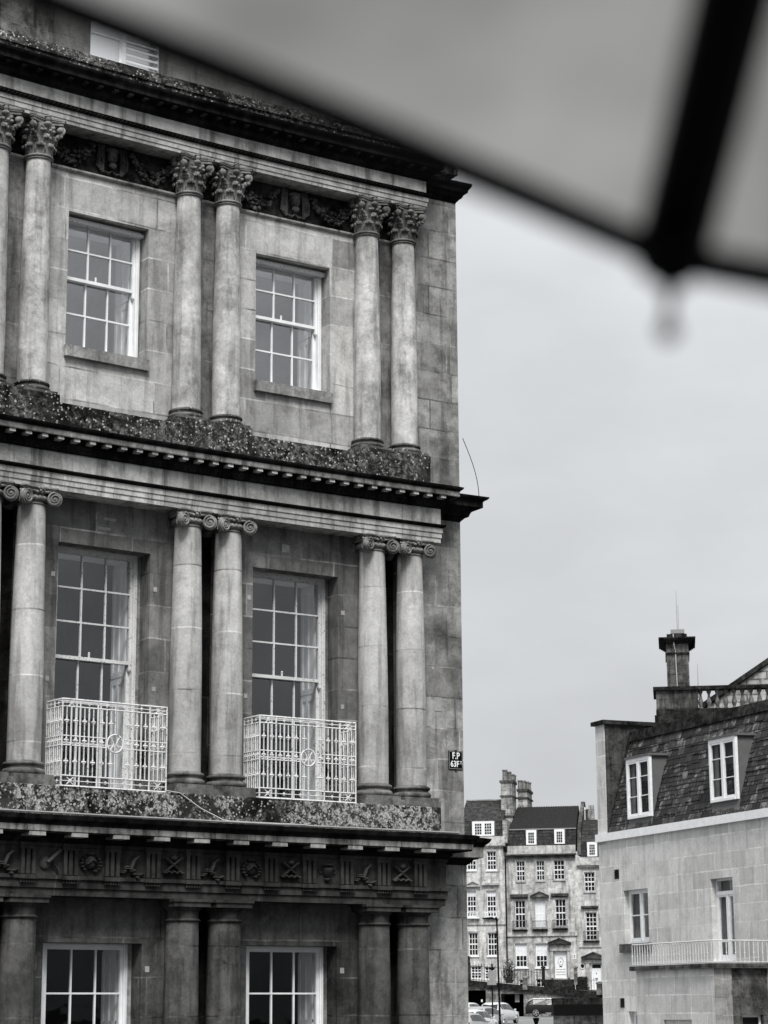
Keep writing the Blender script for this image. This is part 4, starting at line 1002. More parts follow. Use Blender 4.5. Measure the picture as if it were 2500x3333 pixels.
# end face (towards the camera): pier then dark ashlar
y2 = -DP + .62
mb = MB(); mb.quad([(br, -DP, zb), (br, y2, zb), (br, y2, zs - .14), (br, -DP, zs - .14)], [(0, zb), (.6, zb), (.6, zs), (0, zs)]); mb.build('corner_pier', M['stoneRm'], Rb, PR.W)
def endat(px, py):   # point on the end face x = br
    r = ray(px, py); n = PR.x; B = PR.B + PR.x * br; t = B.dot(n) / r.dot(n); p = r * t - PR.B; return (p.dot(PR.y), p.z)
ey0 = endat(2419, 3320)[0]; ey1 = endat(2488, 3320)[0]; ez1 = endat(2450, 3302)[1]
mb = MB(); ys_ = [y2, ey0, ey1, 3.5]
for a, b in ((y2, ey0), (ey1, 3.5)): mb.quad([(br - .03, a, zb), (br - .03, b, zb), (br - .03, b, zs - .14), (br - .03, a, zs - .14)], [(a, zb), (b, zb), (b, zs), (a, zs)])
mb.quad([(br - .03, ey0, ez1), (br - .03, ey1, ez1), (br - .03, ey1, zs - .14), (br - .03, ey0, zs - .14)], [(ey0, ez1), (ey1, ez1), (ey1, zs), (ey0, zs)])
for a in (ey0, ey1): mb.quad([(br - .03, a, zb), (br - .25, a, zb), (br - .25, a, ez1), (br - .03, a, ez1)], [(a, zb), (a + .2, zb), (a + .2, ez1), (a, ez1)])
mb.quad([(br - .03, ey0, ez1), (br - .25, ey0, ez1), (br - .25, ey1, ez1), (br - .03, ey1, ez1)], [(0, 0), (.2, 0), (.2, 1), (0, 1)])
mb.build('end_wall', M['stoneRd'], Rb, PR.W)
mb = MB(); xx = br - .2
for a, b, c_, d_ in ((ey0, ey0 + .07, zb, ez1), (ey1 - .07, ey1, zb, ez1), (ey0 + .07, ey1 - .07, ez1 - .08, ez1)): mb.box((xx - .05, a, c_), (xx, b, d_))
wo = mb.build('window', M['white'], Rb, PR.W); mb = MB(); mb.quad([(xx - .03, ey0, zb), (xx - .03, ey1, zb), (xx - .03, ey1, ez1), (xx - .03, ey0, ez1)]); mb.build('pane', M['dglass'], wo, PR.W)
mb = MB(); mb.box((bl - .14, -DP - .16, zs - .14), (br + .16, 3.4, zs)); mb.build('balcony_slab', M['chimd'], Rb, PR.W)
mb = MB(); H_ = PR.at(2327, 3060, -DP)[1] - zs
pA = Vector((bl - .05, -DP - .08, zs)); pB = Vector((br - .25, -DP - .08, zs)); pC = Vector((br + .08, -DP + .25, zs)); pD = Vector((br + .08, 3.2, zs))
poly = [pA, pB] + [Vector((br - .25 + .33 * sin(a), -DP + .25 - .33 * cos(a), zs)) for a in (radians(22), radians(45), radians(68))] + [pC, pD]
for zz, rr in ((.05, .014), (H_, .022)): mb.tube([p + Vector((0, 0, zz)) for p in poly], rr, 6)
Ls = [0]
for a, b in zip(poly, poly[1:]): Ls.append(Ls[-1] + (b - a).length)
npk = 0; sdist = 0.0; tot = Ls[-1]
while sdist < tot:
    i = max(j for j in range(len(Ls)) if Ls[j] <= sdist + 1e-6); i = min(i, len(poly) - 2); p = poly[i].lerp(poly[i + 1], (sdist - Ls[i]) / (Ls[i + 1] - Ls[i]))
    mb.tube([p + Vector((0, 0, .02)), p + Vector((0, 0, H_))], .015, 5)
    if npk % 2 == 0: mb.blob(p + Vector((0, 0, H_ * .45)), (.026, .026, .03), 4, 6)
    npk += 1; sdist += .16
mb.build('balcony_railing', M['oldwhite'], Rb, PR.W)

# ------------------------------------------------------------------ building behind it: balustrade, chimney, gable
PB = Plane(2200, 108, atan2(-.13, .99)); Bb = empty('balustraded_house', PB.W, 'weathered stone house top with balustraded parapet and tall capped chimney, behind the mansard roof', 'building')
x0, x1, z0, z1 = PB.rect(2170, 2089, 2243, 2235); dpc = 2.6
mb = MB(); mb.box((x0, .6, z0 - 1), (x1, .6 + dpc, z1)); chs = mb.build('chimney', M['chimd'], Bb, PB.W)
mb = MB(); zc = PB.at(2205, 2120)[1]; mb.box((x0 - .05, .54, zc - .05), (x1 + .05, .6 + dpc + .05, zc + .04))
zt0 = PB.at(2205, 2088)[1]; zt1 = PB.at(2205, 2070)[1]
for i in range(4): d = .1 + .09 * i; mb.box((x0 - d, .6 - d, zt0 + (zt1 - zt0) * i / 4), (x1 + d, .6 + dpc + d, zt0 + (zt1 - zt0) * (i + 1) / 4 - .003 * (i < 3)))
mb.box((x0 + .05, .65, zt1), (x1 - .05, .6 + dpc - .05, zt1 + .22)); mb.box((x0 + .35, 1.0, zt1 + .22), (x0 + .75, 1.4, zt1 + .34)); mb.build('chimney_cap', M['copingd'], chs, PB.W)
mb = MB(); xm = x0 + (x1 - x0) * .45; mb.tube([(xm - .12, .58, zt1 + .2), (xm - .1, .45, zt0 - .1), (xm - .04, .57, zt0 - .4), (xm, .57, z0 - .6)], .028, 5); mb.build('downpipe', M['cable'], chs, PB.W)
mb = MB(); mb.tube([(xm + .1, 1.2, zt1 + .3), (xm + .1, 1.2, zt1 + .3 + 2.4 * .95)], .02, 5, .008); mb.tube([(xm + .17, 1.2, zt1 + .3), (xm + .17, 1.2, zt1 + 1.8)], .014, 5, .008); mb.box((xm - .25, .95, zt1 + .3), (xm + .45, 1.45, zt1 + .5)); mb.build('aerial', M['lead'], chs, PB.W)
a = PB.at(2273, 2230); b = PB.at(2271, 2150); mb = MB(); mb.tube([(a[0], 1.0, a[1] - .5), (b[0], 1.0, b[1])], .022, 5, .008); mb.build('lightning_rod', M['lead'], Bb, PB.W)
# parapet
px0 = PB.at(2136, 2280)[0]; px1 = PB.at(2273, 2280)[0]; pxr = PB.at(2500, 2280)[0] + 4
zp1 = PB.at(2200, 2235)[1]; zp0 = PB.at(2200, 2247)[1]; zq1 = PB.at(2200, 2308)[1]; zq0 = PB.at(2200, 2400)[1]
mb = MB(); mb.box((px0, 0, zq1), (px1, 3.0, zp0)); mb.build('parapet_pedestal', M['chimd'], Bb, PB.W)
mb = MB(); mb.box((px0 - .14, -.14, zp0), (pxr, .5, zp1)); mb.box((px0 - .14, .5, zp0), (px1, 3.1, zp1)); mb.build('parapet_rail', M['copingd'], Bb, PB.W)
mb = MB(); mb.box((px0 - .1, -.12, zq0), (pxr, 3, zq1 - .3)); mb.box((px0 - .02, -.06, zq1 - .3), (pxr, .5, zq1)); mb.build('parapet_base', M['copingd'], Bb, PB.W)
hb_ = zp0 - zq1; bal = MB(); bal.lathe([(.12, 0), (.12, .06), (.07, .09), (.12, hb_ * .3), (.13, hb_ * .38), (.07, hb_ * .62), (.055, hb_ * .75), (.1, hb_ * .86), (.12, hb_ * .92), (.12, hb_)], 12)
b0 = None; x = px1 + .12
while x < pxr:
    Wt = PB.W @ trans((x, .2, zq1))
    if b0 is None: b0 = bal.build('baluster', M['chimm'], Bb, Wt, smooth=True)
    else: copy_tree(b0, Wt, Bb)
    x += .415
mb = MB(); g0 = PB.at(2395, 2232, 3)[0]; gz0 = PB.at(2395, 2232, 3)[1]; g1 = PB.at(2500, 2160, 3); sl = (g1[1] - gz0) / (g1[0] - g0); ga = g0 - 1.9
xa = ga; za = gz0 + sl * (ga - g0); xb = g1[0] + 3; zb_ = gz0 + sl * (xb - g0)
mb.quad([(xa, 3, za - .1), (xb, 3, za - .1), (xb, 3, zb_)], [(xa, za), (xb, za), (xb, zb_)]); mb.quad([(xa + .8, 3, za - 3), (xb, 3, za - 3), (xb, 3, za - .1), (xa + .8, 3, za - .1)], [(xa, za - 3), (xb, za - 3), (xb, za), (xa, za)])
gw = mb.build('gable_wall', M['brickR'], Bb, PB.W)
mb = MB(); mb.hexa([(xa, 2.8, za), (xb, 2.8, zb_), (xb, 7, zb_), (xa, 7, za), (xa, 2.8, za + .28), (xb, 2.8, zb_ + .28), (xb, 7, zb_ + .28), (xa, 7, za + .28)]); mb.build('roof', M['copingd'], Bb, PB.W)

# ------------------------------------------------------------------ far terrace of three houses
PF = Plane(1690, 213, atan2(-.20, .98)); X = PF.at
def hpart(par, name, mat, boxes, W=PF.W):
    mb = MB()
    for b in boxes: mb.box((b[0], b[1], b[2]), (b[3], b[4], b[5]))
    return mb.build(name, M[mat], par, W)
def R_(x0, y0, x1, y1, dy=0): return PF.rect(x0, y0, x1, y1, dy)
def pediment(par, box, mat, proj=.3):
    x0, x1, z0, z1 = R_(*box); mb = MB(); t = (z1 - z0) * .17; xm = (x0 + x1) / 2
    mb.box((x0, -proj, z0), (x1, 0.0, z0 + t))
    for a, b, za, zb2 in ((x0, xm, z0 + t, z1 - t), (xm, x1, z1 - t, z0 + t)):
        mb.hexa([(a, -proj, za), (b, -proj, zb2), (b, 0, zb2), (a, 0, za), (a, -proj, za + t), (b, -proj, zb2 + t), (b, 0, zb2 + t), (a, 0, za + t)])
    o = mb.build('pediment', M[mat], par, PF.W)
    mb = MB(); mb.quad([(x0 + .1, -.05, z0 + t), (x1 - .1, -.05, z0 + t), (xm, -.05, z1 - t)]); mb.build('tympanum', M['trimF'], o, PF.W); return o
def hood(par, box, mat, proj=.28):
    x0, x1, z0, z1 = R_(*box); mb = MB(); h = z1 - z0; mb.box((x0 + .12, -proj * .55, z0 - h * .4), (x1 - .12, 0, z0)); mb.box((x0, -proj, z0), (x1, 0, z1)); return mb.build('window_hood', M[mat], par, PF.W)
def grille(par, box, mat, style='bars', proj=.35):
    x0, x1, z0, z1 = R_(*box); mb = MB(); 
    for z in (z0, z1): 
        mb.box((x0, -proj, z - .02), (x1, -proj + .03, z + .02))
        for xx in (x0, x1 - .03): mb.box((xx, -proj, z - .02), (xx + .03, 0, z + .02))
    if style == 'bars':
        n = 12
        for i in range(n + 1): x = x0 + (x1 - x0) * i / n; mb.box((x - .011, -proj, z0), (x + .011, -proj + .02, z1))
    else:
        n = 5; wv = (x1 - x0) / n
        for i in range(n):
            for s in (0, 1):
                a = x0 + wv * i; zz0, zz1 = (z0, z1) if s else (z1, z0)
                mb.tube([(a, -proj + .01, zz0), (a + wv, -proj + .01, zz1)], .022, 4)
            mb.tube([(x0 + wv * (i + .5), -proj, z0), (x0 + wv * (i + .5), -proj, z1)], .02, 4)
    mb.box((x0 - .05, -proj - .04, z0 - .12), (x1 + .05, 0, z0 - .03)); return mb.build('balconette', M[mat], par, PF.W)
zg = X(1690, 3215)[1]
xA = X(1495, 2900)[0]; xB = X(1647, 2900)[0]; xC = X(1876, 2900)[0]; xD = X(2000, 2900)[0]
# left house
HL = empty('terraced_house', PF.W @ trans(((xA + xB) / 2, 0, zg)), 'far pale house with wide double dormer and white lattice balconettes, left of the row', 'house', 'row of far terraced houses')
wins = [R_(1585, 2771, 1615, 2831), R_(1520, 2771, 1549, 2831), R_(1520.5, 2899, 1550, 2984), R_(1585, 2899, 1615, 2984), R_(1526, 3036, 1556, 3110), R_(1588, 3036, 1618, 3110), R_(1533, 3145, 1567, 3185), R_(1578, 3147, 1612, 3187)]
mb = wallmb(xA, xB, zg - 2, X(1600, 2745)[1], wins, .2); mb.build('wall', M['stoneFl'], HL, PF.W)
for i, c in enumerate(wins): win(HL, PF.W, *c, .12, 3, 5 if i in (2, 3) else 4, .07, .05, sill='white' if i in (0, 1, 4, 5) else None, meet=2, surround=None if i > 5 else 'trimF', blind=.2 if i in (2, 3) else None)
z0, z1 = X(1600, 2745)[1], X(1600, 2722)[1]
hpart(HL, 'cornice', 'trimF', [(xA, -.28, z0 - .25, xB - .05, 0, z0), (xA, -.16, z0 - .4, xB - .05, 0, z0 - .26)]); hpart(HL, 'parapet', 'trimF', [(xA, .02, z0, xB - .05, .3, z1)])
zr = X(1560, 2607, 5)[1]; ze = X(1560, 2672, 1.2)[1]; xe = X(1632, 2640)[0]
mb = MB(); mb.quad([(xA, .25, z1 - .3), (xe, .25, z1 - .3), (xe, 1.0, ze), (xA, 1.0, ze)], [(0, 0), (8, 0), (8, 1.6), (0, 1.6)]); mb.quad([(xA, .9, ze), (xe, .9, ze), (xe, 5, zr), (xA, 5, zr)], [(0, 0), (8, 0), (8, 4), (0, 4)]); mb.quad([(xe, .25, z1 - .3), (xe, 5, zr), (xe, 9, z1)]); mb.build('roof', M['slate'], HL, PF.W)
hpart(HL, 'ridge_tiles', 'chim', [(xA, 4.9, zr, xe, 5.1, zr + .12)])
dd = R_(1536, 2673, 1607, 2720); d = hpart(HL, 'dormer', 'lead', [(dd[0] - .05, .35, dd[2], dd[1] + .05, 2.5, dd[3] + .05)])
f = MB(); f.box((dd[0], .2, dd[2]), (dd[1], .34, dd[3])); xm = (dd[0] + dd[1]) / 2
df = f.build('dormer_frame', M['white'], d, PF.W)
for a, b in ((dd[0] + .25, xm - .14), (xm + .14, dd[1] - .25)):
    g = MB(); n = 3
    for i in range(3):
        for j in range(4):
            ww = (b - a) / 3; hh = (dd[3] - dd[2] - .3) / 4; g.box((a + ww * i + .025, .185, dd[2] + .12 + hh * j + .03), (a + ww * (i + 1) - .025, .198, dd[2] + .12 + hh * (j + 1) - .03))
    g.build('pane', M['dglass'], d, PF.W)
hpart(HL, 'party_wall', 'chim', [(X(1636, 2700)[0], .1, z0, X(1650, 2700)[0], 3, X(1640, 2668)[1])])
pediment(HL, (1515, 2866, 1564, 2886), 'trimF'); hood(HL, (1570, 2874, 1625, 2881), 'trimF')
grille(HL, (1519, 2969, 1560, 2986), 'white', 'x'); grille(HL, (1577, 2969, 1622, 2986), 'white', 'x')
a = R_(1500, 3000, 1646, 3010); hpart(HL, 'band_course', 'trimF', [(xA, -.12, a[2], xB - .05, .02, a[3])])
# middle house
HM = empty('terraced_house', PF.W @ trans(((xB + xC) / 2, 0, zg)), 'far house with two small dormers, middle one of the row', 'house', 'row of far terraced houses')
wins = [R_(1681, 2803, 1708, 2867), R_(1746, 2802, 1772, 2865), R_(1803, 2800, 1837, 2862), R_(1677, 2931, 1710, 3020), R_(1742, 2930, 1776, 3018), R_(1808, 2927, 1842, 3015), R_(1678, 3071, 1716, 3148), R_(1744, 3071, 1782, 3148)]
door = R_(1806, 3097, 1844, 3183)
bw2 = [R_(1690, 3188, 1718, 3212), R_(1745, 3186, 1775, 3212)]
mb = wallmb(xB, xC, zg - 2, X(1760, 2785)[1], wins + [door] + bw2, .2); mb.build('wall', M['stoneF'], HM, PF.W)
for i, c in enumerate(wins): win(HM, PF.W, *c, .12, 3, 4 if i < 6 else 4, .09 if i > 5 else .05, .05, sill='white' if i > 5 else 'trimF', meet=2, surround='trimF', blind=(.985 if i == 4 else (.52 if i > 5 else None)))
for c in bw2: win(HM, PF.W, *c, .12, 2, 2, .06, .04)
for bx in ((1661, 2911, 1719, 2921), (1793, 2908, 1851, 2917)): hood(HM, bx, 'hoodF')
pediment(HM, (1726, 2901, 1787, 2922), 'hoodF')
for bx in ((1670, 2998, 1716, 3026), (1735, 2998, 1782, 3025), (1800, 2995, 1848, 3023)): grille(HM, bx, 'black')
a = R_(1650, 3034, 1876, 3047); hpart(HM, 'band_course', 'trimF', [(xB + .05, -.14, a[2], xC, .02, a[3])])
z0 = X(1760, 2785)[1]; z1 = X(1760, 2752)[1]; zm = X(1760, 2776)[1]
hpart(HM, 'cornice', 'hoodF', [(xB - .1, -.45, z0, xC + .1, 0.02, z0 + .14), (xB, -.3, z0 - .22, xC, 0, z0 - .003), ]); hpart(HM, 'parapet', 'trimF', [(xB + .1, .0, z0 + .14, xC, .3, z1)])
zr = X(1760, 2628, 5)[1]; ze = X(1760, 2699, 1.2)[1]; xl_, xr_ = X(1652, 2720)[0], X(1872, 2720)[0]; xrl = X(1683, 2630, 5)[0]; xrr = X(1884, 2626, 5)[0]
mb = MB(); slope_rows(mb, xl_, xr_, z1 - .2, ze, .3, 1.1, .34); mb.build('lower_roof', M['tileF'], HM, PF.W)
mb = MB(); n = 14
for i in range(n):
    t0, t1 = i / n, (i + 1) / n; a0 = (xl_ + (xrl - xl_) * t0, 1.0 + 4 * t0, ze + (zr - ze) * t0); a1 = (xl_ + (xrl - xl_) * t1, 1.0 + 4 * t1, ze + (zr - ze) * t1 + .04); b0 = (xr_ + (xrr - xr_) * t0, 1.0 + 4 * t0, a0[2]); b1 = (xr_ + (xrr - xr_) * t1, 1.0 + 4 * t1, a1[2])
    m_ = 26
    for j in range(m_):
        s0, s1 = j / m_, (j + 1) / m_
        L_ = lambda p, q, s: (p[0] + (q[0] - p[0]) * s, p[1] + (q[1] - p[1]) * s, p[2] + (q[2] - p[2]) * s)
        pa, pb, pc, pd = L_(a0, b0, s0), L_(a0, b0, s1), L_(a1, b1, s1), L_(a1, b1, s0); sm = lambda p, q, d: ((p[0] + q[0]) / 2, (p[1] + q[1]) / 2 - d, (p[2] + q[2]) / 2 + d)
        mb.quad([pa, sm(pa, pb, .06), sm(pd, pc, .06), pd]); mb.quad([sm(pa, pb, .06), pb, pc, sm(pd, pc, .06)])
    mb.quad([a0, b0, (b0[0], b0[1] + .02, b0[2] - .06), (a0[0], a0[1] + .02, a0[2] - .06)])
mb.quad([(xl_, 1.02, ze - .06), (xr_, 1.02, ze - .06), (xrr, 5.05, zr - .06), (xrl, 5.05, zr - .06)]); mb.quad([(xl_, .4, z1 - .2), (xr_, .4, z1 - .2), (xr_, 1.2, ze), (xl_, 1.2, ze)]); mb.quad([(xrl, 5, zr), (xrr, 5, zr), (xrr, 9, z1), (xrl, 9, z1)])
mb.build('roof', M['tileF'], HM, PF.W)
hpart(HM, 'lead_flashing', 'lead', [(xl_, .92, ze - .06, xr_, 1.05, ze + .05)])
for bx in ((1712, 2702, 1745, 2749), (1804, 2699, 1837, 2746)):
    dd = R_(*bx); d = hpart(HM, 'dormer', 'lead', [(dd[0] - .03, .2, dd[2], dd[1] + .03, 2, dd[3] + .06)])
    hpart(d, 'dormer_frame', 'white', [(dd[0], .1, dd[2], dd[1], .19, dd[3])]); g = MB(); a, b = dd[0] + .2, dd[1] - .2
    for i in range(3):
        for j in range(4):
            ww = (b - a) / 3; hh = (dd[3] - dd[2] - .32) / 4; g.box((a + ww * i + .02, .085, dd[2] + .12 + hh * j + .025), (a + ww * (i + 1) - .02, .098, dd[2] + .12 + hh * (j + 1) - .025))
    g.build('pane', M['dglass'], d, PF.W)
# raking party wall with coping
def rake(par, pxs, mat, w_=.3):
    mb = MB()
    for (p0, y0, p1, y1) in zip(pxs, [0] * 9, pxs[1:], [0] * 9):
        pass
    return mb
pw = MB(); xq = X(1881, 2690)[0]
pw.hexa([(xq - .15, .15, z0), (xq + .18, .15, z0), (xq + .18, 8, z0), (xq - .15, 8, z0), (xq - .15, 1.0, ze + .2), (xq + .18, 1.0, ze + .2), (xq + .18, 5.2, ze + .2), (xq - .15, 5.2, ze + .2)])
pw.hexa([(xq - .15, 1.0, ze + .2), (xq + .18, 1.0, ze + .2), (xq + .18, 8, ze + .2), (xq - .15, 8, ze + .2), (xq - .15, 4.7, zr + .45), (xq + .18, 4.7, zr + .45), (xq + .18, 5.3, zr + .45), (xq - .15, 5.3, zr + .45)])
pw.build('party_wall', M['chimd'], HM, PF.W)
# door
x0, x1, z0d, z1d = door; mb = MB(); mb.box((x0, .1, z0d), (x1, .16, z1d)); dr = mb.build('door', M['white'], HM, PF.W)
mb = MB(); xm = (x0 + x1) / 2; zc = z0d + (z1d - z0d) * .62
for rr in (.30, .22): mb.tube([(xm + rr * .95 * cos(a), .095, zc + rr * 1.35 * sin(a)) for a in [2 * pi * q / 20 for q in range(21)]], .02, 4)
for zz in (.12, .22, .32): mb.box((x0 + .12, .08, z0d + (z1d - z0d) * zz), (x1 - .12, .099, z0d + (z1d - z0d) * zz + .05))
mb.build('panel_moulding', M['trimF'], dr, PF.W)
mb = MB(); mb.blob((xm, .06, zc), .045, 5, 8); mb.box((xm - .13, .07, z0d + (z1d - z0d) * .42), (xm + .13, .1, z0d + (z1d - z0d) * .42 + .07)); mb.build('letterbox', M['black'], dr, PF.W)
pediment(HM, (1784, 3053, 1859, 3075), 'hoodF', .5)
a = R_(1790, 3076, 1856, 3095); hpart(HM, 'door_surround', 'trimF', [(a[0], -.25, a[2], a[1], .02, a[3]), (a[0] + .05, -.2, z0d, x0 - .12, .02, a[2]), (x1 + .12, -.2, z0d, a[1] - .05, .02, a[2])])
a = R_(1865, 3105, 1875, 3121); win(HM, PF.W, *a, -.03, 1, 1, .06, .02)
# drainpipe between the houses
mb = MB(); pxs = [(1644, 2770), (1646, 2850), (1648, 2950), (1650, 3050), (1651, 3127)]; mb.tube([(xB + .02, -.14, X(a, b)[1]) for a, b in pxs], .075, 6); a = X(1644, 2772); mb.box((xB - .15, -.3, a[1]), (xB + .2, 0, a[1] + .5)); mb.build('drainpipe', M['black'], HM, PF.W)
# chimneys of the middle house
def chimney(par, box, front_w, pots, potbox, mat='chim', dy=3.0, dep=2.6):
    x0, x1, z0, z1 = R_(*box, dy); mb = MB(); mb.box((x0, dy, z0 - 3), (x1, dy + dep, z1)); c = mb.build('chimney', M[mat], par, PF.W)
    mb = MB(); h = z1 - z0
    for f_, t in ((1.0, .22), (.62, .12), (.12, .1)): mb.box((x0 - .12, dy - .12, z0 + h * f_ - t), (x1 + .12, dy + dep + .12, z0 + h * f_ + .02))
    mb.build('chimney_cap', M['chimd'], c, PF.W)
    for (a, b, top, r_) in pots:
        xx, zt_ = X(a, top, dy + b); pm = MB(); pm.lathe([(r_ * 1.15, z1), (r_, z1 + .1), (r_ * .9, zt_ - .15), (r_ * 1.12, zt_ - .12), (r_ * 1.12, zt_), (r_ * .7, zt_)], 10, (xx, dy + b, 0)); pm.build('chimney_pot', M['pot'], c, PF.W, smooth=True)
chimney(HM, (1631, 2540, 1668, 2670), 0, ((1643, .5, 2506, .26), (1657, 1.0, 2512, .24), (1668, 1.8, 2520, .22), (1674, 2.3, 2524, .2)), None)
chimney(HM, (1686, 2568, 1716, 2640), 0, ((1692, .4, 2540, .22), (1703, .9, 2541, .24), (1714, 1.4, 2544, .22), (1722, 2.0, 2547, .22)), None, 'chim', 5.2, 3.6)
# right house
HR = empty('terraced_house', PF.W @ trans(((xC + xD) / 2, 0, zg)), 'far house with a small round window, right end of the row', 'house', 'row of far terraced houses')
wins = [R_(1902, 2839, 1936, 2901), R_(1907, 2970, 1943, 3060)]; door = R_(1926, 3136, 1957, 3220)
mb = wallmb(xC, xD, zg - 2, X(1900, 2812)[1], wins + [door], .2); mb.build('wall', M['stoneFl'], HR, PF.W)
for c in wins: win(HR, PF.W, *c, .12, 3, 4 if c is wins[0] else 6, .06, .05, surround='trimF', sill='trimF', meet=2 if c is wins[0] else 3)
z0 = X(1920, 2823)[1]; z1 = X(1920, 2790)[1]
hpart(HR, 'cornice', 'trimF', [(xC + .1, -.35, z0 + .18, xD, 0, z0 + .34), (xC + .2, -.2, z0, xD, 0, z0 + .177)]); hpart(HR, 'parapet', 'trimF', [(xC + .15, .02, z0 + .34, xD, .3, z1)])
mb = MB(); zt_ = X(1900, 2668, 3)[1]; ze_ = X(1900, 2742, 1)[1]; xa_ = X(1887, 2740)[0]
slope_rows(mb, xa_, xD, z1 - .1, ze_, .25, .8, .32); slope_rows(mb, xa_, xD, ze_, zt_, .8, 3.6, .36); mb.quad([(xa_, .3, z1 - .1), (xD, .3, z1 - .1), (xD, 3.7, zt_), (xa_, 3.7, zt_)]); mb.build('roof', M['slate'], HR, PF.W)
dd = R_(1911, 2741, 1943, 2787); d = hpart(HR, 'dormer', 'lead', [(dd[0] - .03, .2, dd[2], dd[1] + .03, 2, dd[3] + .06)]); hpart(d, 'dormer_frame', 'white', [(dd[0], .1, dd[2], dd[1], .19, dd[3])]); g = MB(); a, b = dd[0] + .2, dd[1] - .2
for i in range(3):
    for j in range(4):
        ww = (b - a) / 3; hh = (dd[3] - dd[2] - .32) / 4; g.box((a + ww * i + .02, .085, dd[2] + .12 + hh * j + .025), (a + ww * (i + 1) - .02, .098, dd[2] + .12 + hh * (j + 1) - .025))
g.build('pane', M['dglass'], d, PF.W)
xg, zgb = X(1922, 2620, 6)[0], X(1922, 2668, 6)[1]; zgt = X(1922, 2621, 6)[1]
mb = MB(); x0 = X(1905, 2668, 6)[0]; x1 = X(1937, 2668, 6)[0]; mb.hexa([(x0, 6, zgb - 2), (x1, 6, zgb - 2), (x1, 6.4, zgb - 2), (x0, 6.4, zgb - 2), (xg - .2, 6, zgt), (xg + .3, 6, zgt), (xg + .3, 6.4, zgt), (xg - .2, 6.4, zgt)]); mb.build('gable', M['chim'], HR, PF.W)
mb = MB(); zz = X(1895, 2628, 5)[1]; x0 = X(1888, 2650, 5)[0]; mb.quad([(x0, 5, zz - 2.5), (xg, 5.2, zz - 2.5), (xg, 7, zz), (x0, 7, zz)]); mb.build('back_roof', M['slate'], HR, PF.W)
xx, zz = X(1904, 2640, 5.5); mb = MB(); mb.lathe([(.13, zz - 1), (.13, zz), (.18, zz + .03), (.18, zz + .2), (.08, zz + .3)], 10, (xx, 4.6, 0)); mb.build('flue', M['white'], HR, PF.W, smooth=True)
hood(HR, (1892, 2949, 1948, 2956), 'hoodF'); a = R_(1895, 3071, 1960, 3083); hpart(HR, 'band_course', 'trimF', [(xC + .1, -.12, a[2], xD, .02, a[3])]); grille(HR, (1900, 3032, 1950, 3062), 'black')
pediment(HR, (1893, 3098, 1972, 3122), 'hoodF', .5); a = R_(1903, 3124, 1960, 3134); hpart(HR, 'door_surround', 'trimF', [(a[0], -.25, a[2], xD, .02, a[3]), (X(1908, 3180)[0], -.2, zg, X(1920, 3180)[0], .02, a[2])])
mb = MB(); mb.box((door[0], .1, door[2]), (door[1], .16, door[3] - .45)); mb.box((door[0], .1, door[3] - .05), (door[1], .16, door[3])); dr = mb.build('door', M['white'], HR, PF.W)
mb = MB(); mb.box((door[0] + .05, .12, door[3] - .44), (door[1], .15, door[3] - .06)); xm = (door[0] + door[1]) / 2; mb.blob((xm, .06, door[2] + 1.5), .05, 5, 8); mb.box((xm - .13, .06, door[2] + .95), (xm + .13, .1, door[2] + 1.03)); mb.build('fanlight', M['dglass'], dr, PF.W)
c = X(1896, 3145); mb = MB(); ring = [(c[0] + .22 * cos(a), -.02, c[1] + .24 * sin(a)) for a in [2 * pi * q / 20 for q in range(20)]]; mb.quad(ring); rw = mb.build('round_window', M['dglass'], HR, PF.W); mb = MB(); mb.tube(ring + [ring[0]], .05, 5); mb.build('window_surround', M['white'], rw, PF.W)

# ------------------------------------------------------------------ raised pavement, vaults, railings in front of the far houses
PV = Plane(1660, 204, atan2(-.20, .98)); V = PV.at
xv0 = V(1490, 3250)[0]; xv1 = V(1965, 3250)[0]
def vt(x):   # pavement edge drops towards the right
    p0, p1 = V(1522, 3208), V(1960, 3248); return p0[1] + (x - p0[0]) * (p1[1] - p0[1]) / (p1[0] - p0[0])
ops = [PV.rect(1500, 3223, 1582, 3310), PV.rect(1631, 3235, 1705, 3306)]
vr = empty('retaining_wall', PV.W, 'rough stone vault wall with two black openings under the raised pavement, behind the parked cars', 'wall')
mb = MB(); xs = sorted([xv0, xv1] + [v for o in ops for v in o[:2] if v > xv0]); zb0 = -1.2
for a, b in zip(xs, xs[1:]):
    op = [o for o in ops if o[0] < (a + b) / 2 < o[1]]
    bot = op[0][3] if op else zb0
    mb.quad([(a, 0, bot), (b, 0, bot), (b, 0, vt(b)), (a, 0, vt(a))], [(a, bot), (b, bot), (b, vt(b)), (a, vt(a))])
for o in ops:
    for xx in o[:2]: mb.quad([(xx, 0, zb0), (xx, 3, zb0), (xx, 3, o[3]), (xx, 0, o[3])], [(0, 0), (3, 0), (3, 2), (0, 2)])
    mb.quad([(o[0], 0, o[3]), (o[1], 0, o[3]), (o[1], 3, o[3]), (o[0], 3, o[3])]); 
mb.build('wall', M['vault'], vr, PV.W)
mb = MB(); [mb.quad([(o[0], 3, zb0), (o[1], 3, zb0), (o[1], 3, o[3]), (o[0], 3, o[3])]) for o in ops]; mb.build('vault_back', M['black'], vr, PV.W)
a = PV.rect(1688, 3237, 1702, 3262, 2.8); mb = MB(); mb.box((a[0], .5, a[2]), (a[1], .55, a[3])); mb.build('notice_board', M['repair'], vr, PV.W)
a = PV.rect(1566, 3253, 1571, 3261, .3); mb = MB(); mb.box((a[0], .3, a[2]), (a[1], .35, a[3])); mb.build('notice', M['white'], vr, PV.W)
mb = MB(); n = 12
